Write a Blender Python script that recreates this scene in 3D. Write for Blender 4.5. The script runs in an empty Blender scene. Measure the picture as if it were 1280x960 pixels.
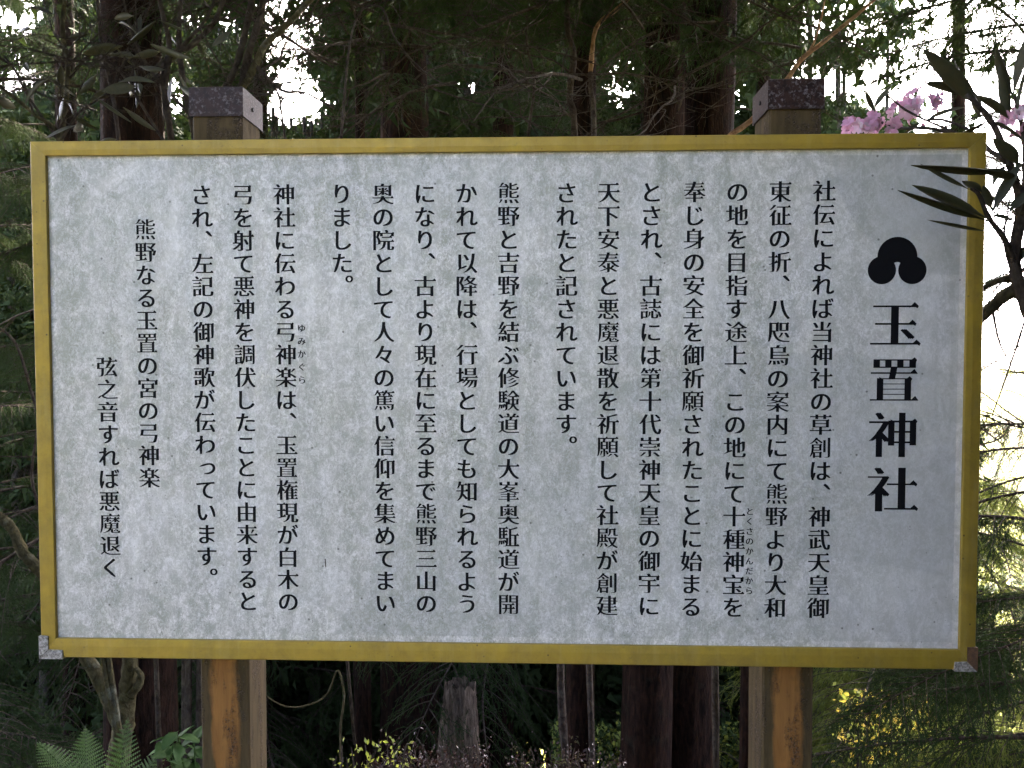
import bpy, math, random
import numpy as np
from mathutils import Vector, Matrix, Euler, Quaternion, noise

scene = bpy.context.scene
COL = scene.collection
R = math.radians
rnd = random.Random(7)
HAZE = 0.0001

# ------------------------------------------------------------------ camera
ZC = 1.45                                   # height of the board's centre; the board's face is the plane y = 0
CAM = Vector((0.0830, -1.5955, ZC + 0.0980))
YAW, PIT = 0.03541513, 0.03771773           # turned 2 degrees left, 2 degrees down
cam_data = bpy.data.cameras.new('camera')
cam_data.sensor_width = 36.0
cam_data.lens = 28.125
cam_data.clip_start = 0.05
cam_data.clip_end = 3000
cam = bpy.data.objects.new('camera', cam_data)
COL.objects.link(cam)
cy, sy, cp, sp = math.cos(YAW), math.sin(YAW), math.cos(PIT), math.sin(PIT)
c_right = Vector((cy, sy, 0))
c_fwd = Vector((-sy*cp, cy*cp, -sp))
c_up = c_right.cross(c_fwd)
m = Matrix((c_right, c_up, -c_fwd)).transposed().to_4x4()
m.translation = CAM
cam.matrix_world = m
scene.camera = cam

def at(px, py, y):
    """the point of the vertical plane at distance y behind the board's face that the photo shows at (px, py)"""
    d = c_right*((px-640)/1000) - c_up*((py-480)/1000) + c_fwd
    return CAM + d*((y-CAM.y)/d.y)

# ------------------------------------------------------------------ world, sun, exposure
SUN_EL, SUN_AZ = R(38), R(0)              # azimuth from +y (behind the board) towards -x
world = bpy.data.worlds.new('World')
scene.world = world
world.use_nodes = True
wn, wl = world.node_tree.nodes, world.node_tree.links
sky = wn.new('ShaderNodeTexSky')
sky.sky_type = 'NISHITA'
sky.sun_disc = False
sky.sun_elevation = SUN_EL
sky.sun_rotation = SUN_AZ
sky.altitude = 900
sky.dust_density = 7.0
sky.air_density = 0.17
sky.ozone_density = 0.4
wl.new(sky.outputs[0], wn['Background'].inputs[0])
wn['Background'].inputs[1].default_value = 0.12
sun_dir = Vector((math.sin(SUN_AZ)*math.cos(SUN_EL), math.cos(SUN_AZ)*math.cos(SUN_EL), math.sin(SUN_EL)))
sl = bpy.data.lights.new('sun', 'SUN')
sl.energy = 2.0
sl.angle = R(0.5)
sl.color = (1.0, 0.90, 0.74)
sun = bpy.data.objects.new('sun', sl)
sun.rotation_euler = sun_dir.to_track_quat('Z', 'Y').to_euler()
sun.location = sun_dir*50
COL.objects.link(sun)
scene.view_settings.view_transform = 'Standard'
scene.view_settings.look = 'None'
scene.view_settings.exposure = 5.55
scene.view_settings.gamma = 1.0
scene.render.engine = 'CYCLES'
scene.cycles.max_bounces = 6
scene.cycles.diffuse_bounces = 3
scene.cycles.transmission_bounces = 3
scene.cycles.volume_bounces = 0

# ------------------------------------------------------------------ object helpers
def mesh(name, V, F, mats=(), smooth=False, midx=None):
    me = bpy.data.meshes.new(name)
    me.from_pydata([tuple(v) for v in V], [], [tuple(f) for f in F])
    for mt in mats: me.materials.append(mt)
    if midx is not None: me.polygons.foreach_set('material_index', np.asarray(midx, dtype=np.int32))
    if smooth: me.polygons.foreach_set('use_smooth', np.ones(len(me.polygons), dtype=bool))
    me.update()
    return me
def fastmesh(name, V, F, mats=(), midx=None, smooth=False):
    """V (n,3) float array, F (m,3) int array"""
    V = np.asarray(V, dtype=np.float32); F = np.asarray(F, dtype=np.int32)
    k = F.shape[1]
    me = bpy.data.meshes.new(name)
    me.vertices.add(len(V)); me.vertices.foreach_set('co', V.ravel())
    me.loops.add(F.size); me.loops.foreach_set('vertex_index', F.ravel())
    me.polygons.add(len(F)); me.polygons.foreach_set('loop_start', np.arange(0, F.size, k, dtype=np.int32))
    for mt in mats: me.materials.append(mt)
    if midx is not None: me.polygons.foreach_set('material_index', np.asarray(midx, dtype=np.int32))
    if smooth: me.polygons.foreach_set('use_smooth', np.ones(len(F), dtype=bool))
    me.update(calc_edges=True)
    return me
def put(name, me, parent=None, loc=(0, 0, 0), rot=None, scale=None):
    o = bpy.data.objects.new(name, me)
    COL.objects.link(o)
    if parent is not None: o.parent = parent
    o.location = loc
    if rot is not None: o.rotation_euler = rot
    if scale is not None: o.scale = (scale,)*3 if isinstance(scale, (int, float)) else scale
    return o
def tag(o, label=None, cat=None, group=None, kind=None):
    for k, v in (('label', label), ('category', cat), ('group', group), ('kind', kind)):
        if v: o[k] = v
    return o
def thing(name, loc, label, cat, group=None):
    o = bpy.data.objects.new(name, None)
    COL.objects.link(o)
    o.location = loc
    o.empty_display_size = 0.1
    return tag(o, label, cat, group)
class MB:
    """collects verts and faces (world coordinates), then links ONE mesh object"""
    def __init__(s): s.V, s.F, s.M = [], [], []
    def add(s, V, F, mi=0):
        b = len(s.V); s.V += [Vector(v) for v in V]
        for f in F: s.F.append([b+i for i in f]); s.M.append(mi)
    def box(s, x0, x1, y0, y1, z0, z1, mi=0):
        V = [(x, y, z) for z in (z0, z1) for y in (y0, y1) for x in (x0, x1)]
        s.add(V, [(0, 2, 3, 1), (4, 5, 7, 6), (0, 1, 5, 4), (2, 6, 7, 3), (0, 4, 6, 2), (1, 3, 7, 5)], mi)
    def tube(s, pts, rad, n=6, mi=0, cap=True, wob=0.0):
        pts = [Vector(p) for p in pts]; rings = []
        up = Vector((0.13, 0.21, 0.97))
        b = len(s.V)
        for i, p in enumerate(pts):
            t = (pts[min(i+1, len(pts)-1)]-pts[max(i-1, 0)]).normalized()
            u = t.cross(up)
            if u.length < 0.15: u = t.cross(Vector((1, 0, 0)))
            u.normalize(); v = t.cross(u)
            r = rad[i] if hasattr(rad, '__len__') else rad
            for k in range(n):
                a = 2*math.pi*k/n
                rr = r*(1+wob*noise.noise(Vector((math.cos(a)*1.7, math.sin(a)*1.7, i*0.7))+p*3))
                s.V.append(p+u*math.cos(a)*rr+v*math.sin(a)*rr)
        for i in range(len(pts)-1):
            for k in range(n):
                a, c = b+i*n+k, b+i*n+(k+1) % n
                s.F.append([a, c, c+n, a+n]); s.M.append(mi)
        if cap:
            s.F.append([b+k for k in range(n)][::-1]); s.M.append(mi)
            s.F.append([b+(len(pts)-1)*n+k for k in range(n)]); s.M.append(mi)
    def build(s, name, mats, parent=None, smooth=False):
        if not isinstance(mats, (list, tuple)): mats = [mats]
        off = parent_world(parent) if parent is not None else Vector((0, 0, 0))
        me = mesh(name, [v-off for v in s.V], s.F, mats, smooth, s.M)
        return put(name, me, parent)
def parent_world(p):
    v = Vector((0, 0, 0))
    while p is not None:
        v = v+p.location; p = p.parent
    return v
def spline(pts, n=6):
    """smooth polyline through the points (Catmull-Rom)"""
    P = [Vector(p) for p in pts]; P = [P[0]*2-P[1]]+P+[P[-1]*2-P[-2]]; out = []
    for i in range(1, len(P)-2):
        for j in range(n):
            t = j/n
            out.append(0.5*((2*P[i])+(P[i+1]-P[i-1])*t+(2*P[i-1]-5*P[i]+4*P[i+1]-P[i+2])*t*t+(3*P[i]-P[i-1]-3*P[i+1]+P[i+2])*t**3))
    out.append(P[-2]); return out
def ramp(r0, r1, n): return [r0+(r1-r0)*i/(n-1) for i in range(n)]

# ------------------------------------------------------------------ materials
class NT:
    def __init__(s, name):
        s.m = bpy.data.materials.new(name); s.m.use_nodes = True
        s.t = s.m.node_tree; s.t.nodes.clear()
        s.out = s.t.nodes.new('ShaderNodeOutputMaterial')
    def n(s, kind, ins=None, **kw):
        nd = s.t.nodes.new('ShaderNode'+kind)
        for k, v in kw.items(): setattr(nd, k, v)
        for k, v in (ins or {}).items():
            if isinstance(v, bpy.types.NodeSocket): s.t.links.new(v, nd.inputs[k])
            else: nd.inputs[k].default_value = v
        return nd
    def coord(s, scale=(1, 1, 1), loc=(0, 0, 0), which='Object', rot=(0, 0, 0)):
        tc = s.n('TexCoord')
        return s.n('Mapping', {'Vector': tc.outputs[which], 'Scale': scale, 'Location': loc, 'Rotation': rot}).outputs[0]
    def noise(s, vec, scale, detail=4, rough=0.6, dist=0.0):
        return s.n('TexNoise', {'Vector': vec, 'Scale': scale, 'Detail': detail, 'Roughness': rough, 'Distortion': dist}).outputs['Fac']
    def step(s, v, a, b, lo=0.0, hi=1.0):
        nd = s.n('MapRange', {'Value': v, 'From Min': a, 'From Max': b, 'To Min': lo, 'To Max': hi}, clamp=True)
        return nd.outputs[0]
    def math(s, op, a, b=0.0, c=None):
        ins = {0: a, 1: b}
        if c is not None: ins[2] = c
        return s.n('Math', ins, operation=op).outputs[0]
    def mix(s, f, a, b):
        nd = s.n('Mix', data_type='RGBA')
        for i, v in ((0, f), (6, a), (7, b)):
            if isinstance(v, bpy.types.NodeSocket): s.t.links.new(v, nd.inputs[i])
            else: nd.inputs[i].default_value = v if i == 0 else (*v, 1)[:4]
        return nd.outputs[2]
    def principled(s, color, rough=0.7, metal=0.0, bump=None, bs=0.3, bd=0.002, spec=0.5, coat=0.0):
        p = s.n('BsdfPrincipled')
        for k, v in (('Base Color', color), ('Roughness', rough), ('Metallic', metal), ('Specular IOR Level', spec), ('Coat Weight', coat)):
            if isinstance(v, bpy.types.NodeSocket): s.t.links.new(v, p.inputs[k])
            elif k == 'Base Color': p.inputs[k].default_value = (*v, 1)
            else: p.inputs[k].default_value = v
        if bump is not None:
            b = s.n('Bump', {'Height': bump, 'Strength': bs, 'Distance': bd})
            s.t.links.new(b.outputs[0], p.inputs['Normal'])
        s.t.links.new(p.outputs[0], s.out.inputs[0])
        return s.m

def leaf_mat(name, c1, c2, trans=(0.30, 0.36, 0.06), tw=0.35, rough=0.5, scale=3.0, spec=0.4):
    t = NT(name)
    v = t.coord()
    oi = t.n('ObjectInfo').outputs['Random']
    f = t.step(t.noise(v, scale, 3), 0.3, 0.7)
    f = t.math('ADD', t.math('MULTIPLY', f, 0.7), t.math('MULTIPLY', oi, 0.3))
    col = t.mix(f, c1, c2)
    p = t.n('BsdfPrincipled', {'Base Color': col, 'Roughness': rough, 'Specular IOR Level': spec})
    tr = t.n('BsdfTranslucent', {'Color': (*trans, 1)})
    mx = t.n('MixShader', {0: tw, 1: p.outputs[0], 2: tr.outputs[0]})
    t.t.links.new(mx.outputs[0], t.out.inputs[0])
    return t.m

def bark_mat(name, dark, light, lichen=(0.20, 0.22, 0.18), amount=0.25, zs=0.22):
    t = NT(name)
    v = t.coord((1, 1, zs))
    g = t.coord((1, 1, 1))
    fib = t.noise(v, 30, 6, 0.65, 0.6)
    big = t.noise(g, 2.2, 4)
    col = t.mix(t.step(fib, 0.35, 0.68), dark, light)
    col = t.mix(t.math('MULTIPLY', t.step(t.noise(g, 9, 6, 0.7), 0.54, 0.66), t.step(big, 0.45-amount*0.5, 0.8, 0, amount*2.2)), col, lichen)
    h = t.math('ADD', fib, t.math('MULTIPLY', t.noise(g, 60, 3), 0.3))
    return t.principled(col, 0.92, bump=h, bs=0.9, bd=0.02, spec=0.04)
# ------------------------------------------------------------------ the notice board's materials
def panel_material():
    t = NT('printed_panel')
    v = t.coord()
    sep = t.n('SeparateXYZ', {0: v})
    X, Z = sep.outputs[0], sep.outputs[2]
    base = (0.80, 0.785, 0.765)
    # faint printed circles and bands of the background print
    def disc(cx, cz, r, soft=0.004):
        d = t.n('VectorMath', {0: v, 1: (cx, 0.0, cz)}, operation='DISTANCE').outputs['Value']
        return t.step(d, r-soft, r+soft, 1, 0)
    pat = t.math('MULTIPLY', disc(0.90, 0.50, 0.25), 0.28)
    for (cx, cz, r, k) in ((0.60, -0.95, 1.05, 0.20), (0.62, -1.36, 1.05, -0.15), (-0.55, -0.86, 0.48, -0.13), (-0.10, 0.95, 0.62, 0.10), (-1.0, 0.42, 0.40, 0.08), (0.20, -0.30, 0.30, -0.07)):
        pat = t.math('ADD', pat, t.math('MULTIPLY', disc(cx, cz, r), k))
    # the narrow unprinted margin round the panel
    ax = t.math('ABSOLUTE', X)
    az = t.math('ABSOLUTE', t.math('ADD', Z, -0.0053))
    margin = t.math('MAXIMUM', t.step(ax, 0.8985, 0.8995), t.step(az, 0.4785, 0.4795))
    pat = t.math('MULTIPLY', t.math('ADD', pat, 0.16), t.math('SUBTRACT', 1.0, margin))
    col = t.mix(pat, base, (0.20, 0.24, 0.25))
    # algae and grime: soft broad clouds that gate a fine crawling grain
    broad = t.noise(v, 3.2, 6, 0.72)
    mid = t.noise(t.coord((1.0, 1.0, 0.75), (3.1, 0, 1.7)), 34, 7, 0.78, 0.6)
    fine = t.noise(t.coord((1.15, 1, 0.8), (1.1, 0, 0.4)), 130, 7, 0.80, 1.2)
    leftw = t.step(X, 0.50, 0.90, 1.0, 0.42)
    topw = t.step(Z, 0.30, 0.50, 1.0, 1.12)
    streak = t.noise(t.coord((1, 1, 0.06)), 26, 4, 0.6)
    gate = t.math('MULTIPLY', t.step(broad, 0.18, 0.55, 0.45, 1.0), t.math('MULTIPLY', leftw, topw))
    g1 = t.math('MULTIPLY', t.step(t.math('ADD', t.math('MULTIPLY', fine, 0.75), t.math('MULTIPLY', mid, 0.45)), 0.50, 0.66), gate)
    g1 = t.math('MULTIPLY', g1, t.step(streak, 0.35, 0.62, 0.78, 1.1))
    col = t.mix(t.math('MULTIPLY', g1, 0.85), col, (0.29, 0.30, 0.25))
    g2 = t.math('MULTIPLY', t.step(mid, 0.48, 0.66), t.math('MULTIPLY', t.step(broad, 0.38, 0.66), leftw))
    col = t.mix(t.math('MULTIPLY', g2, 0.42), col, (0.37, 0.385, 0.33))
    grain = t.math('MULTIPLY', t.step(t.noise(t.coord((1, 1, 0.85), (2, 0, 5)), 330, 5, 0.8), 0.46, 0.62), t.math('MULTIPLY', t.step(broad, 0.25, 0.6, 0.5, 1.0), leftw))
    col = t.mix(t.math('MULTIPLY', grain, 0.40), col, (0.24, 0.25, 0.20))
    # wiped, cleaner patches
    cl = t.step(t.noise(t.coord((1, 1, 0.5), (7, 0, 2), rot=(0, 0.5, 0)), 7, 5, 0.7, 1.2), 0.55, 0.72)
    col = t.mix(t.math('MULTIPLY', cl, 0.30), col, (0.88, 0.855, 0.82))
    # grime washed down from the top bar and settled along the edges
    edge = t.math('MAXIMUM', t.step(ax, 0.80, 0.905), t.math('MAXIMUM', t.step(Z, 0.36, 0.49), t.step(Z, -0.38, -0.478)))
    runs = t.math('MULTIPLY', t.step(t.noise(t.coord((1, 1, 0.035), (5, 0, 1)), 48, 4, 0.6), 0.50, 0.66), t.step(t.noise(t.coord(loc=(2, 0, 8)), 3.0, 3), 0.42, 0.6))
    col = t.mix(t.math('MULTIPLY', runs, 0.22), col, (0.22, 0.23, 0.18))
    col = t.mix(t.math('MULTIPLY', t.math('MULTIPLY', edge, t.step(mid, 0.40, 0.60)), 0.30), col, (0.25, 0.26, 0.21))
    # small dark specks, thicker towards the lower left
    vor = t.n('TexVoronoi', {'Vector': t.n('VectorMath', {0: v, 1: t.n('TexNoise', {'Vector': v, 'Scale': 40.0}).outputs['Color']}, operation='MULTIPLY_ADD').outputs[0] if False else v, 'Scale': 150.0, 'Randomness': 1.0})
    r1 = t.n('SeparateColor', {0: vor.outputs['Color']}).outputs[0]
    sp = t.math('MULTIPLY', t.step(vor.outputs['Distance'], 0.10, 0.22, 1, 0), t.step(r1, 0.80, 0.9))
    dens = t.step(t.math('ADD', t.noise(v, 4, 3), t.math('ADD', t.math('MULTIPLY', Z, -0.30), t.math('MULTIPLY', X, -0.08))), 0.44, 0.62)
    col = t.mix(t.math('MULTIPLY', t.math('MULTIPLY', sp, dens), 0.7), col, (0.09, 0.10, 0.07))
    vor2 = t.n('TexVoronoi', {'Vector': v, 'Scale': 34.0, 'Randomness': 1.0})
    r2 = t.n('SeparateColor', {0: vor2.outputs['Color']}).outputs[1]
    sp2 = t.math('MULTIPLY', t.step(vor2.outputs['Distance'], 0.05, 0.10, 1, 0), t.step(r2, 0.86, 0.9))
    col = t.mix(t.math('MULTIPLY', sp2, 0.75), col, (0.07, 0.07, 0.05))
    rough = t.step(fine, 0.35, 0.7, 0.30, 0.55)
    bump = t.math('MULTIPLY', g1, 1.0)
    return t.principled(col, rough, bump=bump, bs=0.25, bd=0.0006, spec=0.6)

def frame_material():
    t = NT('mustard_frame_paint')
    v = t.coord()
    n1 = t.noise(v, 18, 6, 0.7, 0.5)
    col = t.mix(t.step(n1, 0.35, 0.72), (0.38, 0.262, 0.028), (0.27, 0.185, 0.026))
    dirt = t.math('MULTIPLY', t.step(t.noise(t.coord((1, 1, 1), (4, 0, 0)), 110, 6, 0.8), 0.56, 0.74), t.step(t.noise(v, 5, 4), 0.38, 0.62))
    col = t.mix(t.math('MULTIPLY', dirt, 0.8), col, (0.10, 0.085, 0.035))
    col = t.mix(t.step(t.noise(t.coord((1, 1, 1), (9, 0, 3)), 7, 6, 0.75), 0.48, 0.68, 0, 0.45), col, (0.17, 0.135, 0.035))
    vor = t.n('TexVoronoi', {'Vector': v, 'Scale': 70.0})
    r1 = t.n('SeparateColor', {0: vor.outputs['Color']}).outputs[0]
    sp = t.math('MULTIPLY', t.step(vor.outputs['Distance'], 0.08, 0.16, 1, 0), t.step(r1, 0.84, 0.9))
    col = t.mix(t.math('MULTIPLY', sp, 0.8), col, (0.05, 0.035, 0.02))
    st = t.step(t.noise(t.coord((1, 1, 0.12)), 60, 3), 0.5, 0.75)
    col = t.mix(t.math('MULTIPLY', st, 0.25), col, (0.42, 0.33, 0.12))
    return t.principled(col, t.step(n1, 0.3, 0.7, 0.42, 0.6), metal=0.25, bump=dirt, bs=0.3, bd=0.0008, spec=0.5)

def post_material():
    t = NT('weathered_orange_timber')
    v = t.coord((1, 1, 0.10))
    g = t.coord()
    gr = t.noise(v, 60, 6, 0.7, 0.4)
    big = t.noise(t.coord((1.5, 1.5, 0.35), (0.35, 0, 0.2)), 9, 4, 0.6, 0.5)
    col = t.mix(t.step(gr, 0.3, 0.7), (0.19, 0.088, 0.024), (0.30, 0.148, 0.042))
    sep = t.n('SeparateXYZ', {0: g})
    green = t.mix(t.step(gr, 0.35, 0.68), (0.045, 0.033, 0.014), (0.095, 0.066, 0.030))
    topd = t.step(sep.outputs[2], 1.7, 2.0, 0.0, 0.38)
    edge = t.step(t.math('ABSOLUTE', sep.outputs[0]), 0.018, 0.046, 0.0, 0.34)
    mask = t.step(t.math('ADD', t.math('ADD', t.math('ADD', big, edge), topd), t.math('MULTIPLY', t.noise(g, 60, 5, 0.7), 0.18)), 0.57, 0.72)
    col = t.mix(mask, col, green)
    crust = t.math('MULTIPLY', t.step(t.noise(g, 140, 6, 0.8), 0.46, 0.57), t.step(t.noise(t.coord((2.6, 2.2, 0.40), (1.23, 0, 0)), 11, 5, 0.65), 0.50, 0.60))
    col = t.mix(crust, col, t.mix(t.step(t.noise(g, 300, 2), 0.45, 0.6), (0.02, 0.014, 0.01), (0.16, 0.12, 0.09)))
    h = t.math('ADD', t.math('MULTIPLY', gr, 0.6), crust)
    return t.principled(col, 0.85, bump=h, bs=0.7, bd=0.004, spec=0.2)

def cap_material():
    t = NT('spotted_cap_metal')
    v = t.coord()
    n1 = t.noise(v, 70, 7, 0.75, 0.5)
    col = t.mix(t.step(n1, 0.45, 0.6), (0.034, 0.018, 0.014), (0.016, 0.009, 0.008))
    lich = t.math('MULTIPLY', t.step(t.noise(t.coord(loc=(3, 0, 1)), 160, 5, 0.75), 0.52, 0.60), t.step(t.noise(v, 22, 4), 0.38, 0.52))
    col = t.mix(t.math('MULTIPLY', lich, 0.8), col, (0.17, 0.155, 0.16))
    return t.principled(col, t.step(lich, 0, 1, 0.45, 0.75), metal=0.0, bump=lich, bs=0.4, bd=0.0008, spec=0.16)

def grey_metal():
    t = NT('lichened_grey_metal')
    v = t.coord()
    col = t.mix(t.step(t.noise(v, 160, 5, 0.75), 0.42, 0.60), (0.42, 0.40, 0.37), (0.13, 0.12, 0.10))
    return t.principled(col, 0.7, metal=0.2, bump=t.noise(v, 200, 4), bs=0.5, bd=0.001)
def rust_metal():
    t = NT('rusty_brown_metal')
    v = t.coord()
    col = t.mix(t.step(t.noise(v, 120, 5, 0.75), 0.4, 0.6), (0.17, 0.09, 0.045), (0.10, 0.055, 0.035))
    return t.principled(col, 0.7, metal=0.2, bump=t.noise(v, 200, 4), bs=0.5, bd=0.001)
M_ink = NT('black_print').principled((0.007, 0.007, 0.008), 0.6, spec=0.08)
M_panel, M_frame, M_post, M_cap, M_grey, M_rust = panel_material(), frame_material(), post_material(), cap_material(), grey_metal(), rust_metal()
M_core = NT('board_core').principled((0.35, 0.36, 0.36), 0.7)

# ------------------------------------------------------------------ lettering
GLYPHS = {}
def outlines(ch, n=5):
    """outline of one character of Blender's built-in font, in em units: contours made of sampled segments"""
    cu = bpy.data.curves.new('g', 'FONT'); cu.body = ch; cu.size = 1.0; cu.fill_mode = 'NONE'
    ob = bpy.data.objects.new('g', cu)
    bpy.context.scene.collection.objects.link(ob)
    dg = bpy.context.evaluated_depsgraph_get(); dg.update()
    c2 = ob.evaluated_get(dg).to_curve(dg)
    res = []
    for s in c2.splines:
        segs = []
        bp = s.bezier_points; m = len(bp)
        for i in range(m):
            a, b = bp[i], bp[(i+1) % m]
            p0, p1, p2, p3 = [Vector(v[:2]) for v in (a.co, a.handle_right, b.handle_left, b.co)]
            L = (p3-p0).length
            if L < 1e-5: continue
            w = p3-p0
            straight = abs((p1-p0).cross(w)) < 1e-5 and abs((p2-p0).cross(w)) < 1e-5
            k = max(1, min(8, int(L/0.06))) if straight else n
            segs.append([p0*(1-t)**3 + p1*3*t*(1-t)**2 + p2*3*t*t*(1-t) + p3*t**3 for t in [j/k for j in range(k+1)]])
        res.append(segs)
    ob.to_curve_clear()
    bpy.data.objects.remove(ob); bpy.data.curves.remove(cu)
    return res
def fill(cons):
    cu = bpy.data.curves.new('fill', 'CURVE'); cu.dimensions = '2D'; cu.fill_mode = 'BOTH'
    for c in cons:
        s = cu.splines.new('POLY'); s.points.add(len(c)-1)
        for p, q in zip(s.points, c): p.co = (q[0], q[1], 0, 1)
        s.use_cyclic_u = True
    ob = bpy.data.objects.new('fill', cu); bpy.context.scene.collection.objects.link(ob)
    dg = bpy.context.evaluated_depsgraph_get(); dg.update()
    me = bpy.data.meshes.new_from_object(ob.evaluated_get(dg))
    r = ([tuple(v.co) for v in me.vertices], [tuple(p.vertices) for p in me.polygons], sum(p.area for p in me.polygons))
    bpy.data.objects.remove(ob); bpy.data.curves.remove(cu); bpy.data.meshes.remove(me)
    return r
def area(s): return sum(s[i-1][0]*s[i][1]-s[i][0]*s[i-1][1] for i in range(len(s)))/2
def inside(p, s):
    r = False
    for i in range(len(s)):
        (x0, y0), (x1, y1) = s[i-1], s[i]
        if (y0 > p[1]) != (y1 > p[1]) and p[0] < (x1-x0)*(p[1]-y0)/(y1-y0)+x0: r = not r
    return r
def fill_all(cons):
    """each outer contour filled with its own holes; and whether every fill covers the area it should"""
    outer = sorted([c for c in cons if area(c) > 0], key=area); holes = [c for c in cons if area(c) <= 0]
    sets = [[c] for c in outer]
    for h in holes:
        m0 = (sum(p[0] for p in h)/len(h), sum(p[1] for p in h)/len(h))
        for s in sets:
            if inside(h[0], s[0]) or inside(m0, s[0]): s.append(h); break
    vs, fs, ok = [], [], True
    for k, s in enumerate(sets):
        a, f, ar = fill(s); b = len(vs)
        ok = ok and abs(ar-sum(area(c) for c in s)) < 0.0035
        vs += [(v[0], v[1], k % 4) for v in a]; fs += [tuple(b+i for i in q) for q in f]
    return vs, fs, ok
def brushed(ch, weight=1, plain=0):
    """turn the even strokes of the built-in face into brush lettering: heavy uprights, hairline
    horizontals with a triangle at the right end, tapering sweeps. returns (contours, overlay polygons)"""
    if (ch, weight) in GLYPHS and not plain: return GLYPHS[(ch, weight)]
    kana = 0x3000 <= ord(ch) < 0x3100
    raw = outlines(ch)
    ex, ey = 0.0, (-0.002 if kana else 0.0095 if len(raw) < 8 else 0.0065)
    shift = 0.025 if kana else (0.028 if len(raw) < 8 else 0.0195)
    if weight == 2: ey, shift = (0.0190, 0.036) if len(raw) < 7 else (0.0145, 0.028)
    if plain > 1: ey *= 0.5 if plain == 2 else 0.0
    cons, over = [], []
    for segs in raw:
        pts, rng = [], []
        for sg in segs:
            i0 = len(pts); pts += sg[:-1]; rng.append((i0, len(pts)))
        N = len(pts)
        out = []
        for i in range(N):
            a, p, b = pts[i-1], pts[i], pts[(i+1) % N]
            d1, d2 = (p-a).normalized(), (b-p).normalized()
            n1, n2 = Vector((d1.y, -d1.x)), Vector((d2.y, -d2.x))
            o1, o2 = [ex*n.x*n.x - ey*n.y*n.y for n in (n1, n2)]
            det = n1.cross(n2)
            if abs(det) < 0.25:
                out.append(p + (n1+n2).normalized()*(o1+o2)/2)
            else:
                x = (o1*n2.y - o2*n1.y)/det; y = (n1.x*o2 - n2.x*o1)/det
                v = Vector((x, y))
                if v.length > .05: v *= .05/v.length
                out.append(p+v)
        M = len(segs)
        for k, sg in enumerate(segs):
            ch_v = sg[-1]-sg[0]; L = ch_v.length
            pv, nx = segs[k-1], segs[(k+1) % M]
            dprev = (pv[-1]-pv[-2]).normalized(); dnext = (nx[1]-nx[0]).normalized()
            dc = ch_v.normalized(); nn = Vector((dc.y, -dc.x))
            cap = 0.035 < L < 0.125 and dprev.cross(dc) > 0.6 and dc.cross(dnext) > 0.6 and dprev.dot(dnext) < -0.6
            i0 = rng[k][0]; i1 = rng[k][1] % N
            if not plain and cap and not kana and nn.x > 0.97 and (pv[-1]-pv[0]).length > 0.09:
                x = max(out[i0].x, out[i1].x); y0 = out[i0].y; y1 = out[i1].y
                over.append([(x+.012, y0), (x-.055, y1+.07), (x-.13, y1-.001), (x-.13, y0)])
            elif not plain and cap and (nn.x < -0.3 and -0.95 < nn.y < -0.12 or kana and nn.y < -0.5):
                # taper both sides towards the tip
                A = [(i0-j) % N for j in range(0, 14)]; B = [(i1+j) % N for j in range(0, 14)]
                def walk(ix):
                    s, r = 0, [(0, ix[0])]
                    for u, v in zip(ix, ix[1:]):
                        s += (out[u]-out[v]).length; r.append((s, v))
                    return r
                wa, wb = walk(A), walk(B)
                def at(wk, s):
                    for (s0, u), (s1, v) in zip(wk, wk[1:]):
                        if s <= s1: return out[u].lerp(out[v], (s-s0)/max(s1-s0, 1e-9))
                    return None
                Lt = 0.32 if not kana else 0.16
                new = {}
                for wk, ot in ((wa, wb), (wb, wa)):
                    for s, u in wk:
                        if s > Lt: break
                        q = at(ot, s)
                        if q is None or (q-out[u]).length > 0.15: break
                        g = .12+.88*(s/Lt)**.8 if not kana else .35+.65*(s/Lt)
                        mid = (q+out[u])/2; new[u] = mid+(out[u]-mid)*g
                for u, v in new.items(): out[u] = v
            # right shoulder of a box: a small heel on the corner
            if not kana:
                Ls = L
                d = dc
                if d.x < -0.995 and Ls > 0.17 and abs(dprev.y-1) < .02 and (pv[-1]-pv[0]).length > .07:
                    x, y = out[i0].x, out[i0].y
                    over.append([(x-.09, y-.004), (x-.03, y+.042), (x+.022, y-.012), (x-.004, y-.06)])
                if d.y < -0.995 and Ls > 0.2 and dprev.x < -.99 and (pv[-1]-pv[0]).length > .15:
                    x, y = out[i0].x, out[i0].y
                    over.append([(x-.016, y+.024), (x, y-.05), (x+.05, y-.006)])
        cons.append([tuple(v) for v in out])
    over = [[(x+shift, y) for x, y in o] for o in over]
    if plain < 3 and not fill_all(cons)[2]: cons = brushed(ch, weight, plain+1)[0]
    GLYPHS[(ch, weight)] = (cons, over, shift)
    return cons, over, shift
def lettering(items, resolution=1):
    """items: (contours, overlays, ox, oy, size). -> verts, faces lying in the x-z plane, facing -y"""
    V, F = [], []
    cache = {}
    for key, (cons, over, shift), ox, oy, sz in items:
        if key not in cache:
            vs, fs, ok = fill_all(cons)
            cache[key] = (vs, fs)
        vs, fs = cache[key]
        for q, dx in enumerate((-shift, 0.0, shift) if shift else (0.0,)):     # the nib: impressions side by side
            b = len(V)
            V += [(ox+(v[0]+dx)*sz, -0.00002*v[2]-0.00001*q, oy+v[1]*sz) for v in vs]; F += [tuple(b+i for i in f) for f in fs]
        for k, poly in enumerate(over):
            b = len(V)
            V += [(ox+x*sz, -0.00012-0.00003*(k % 3), oy+y*sz) for x, y in poly]; F.append(tuple(range(b, b+len(poly))))
    return V, F



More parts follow.
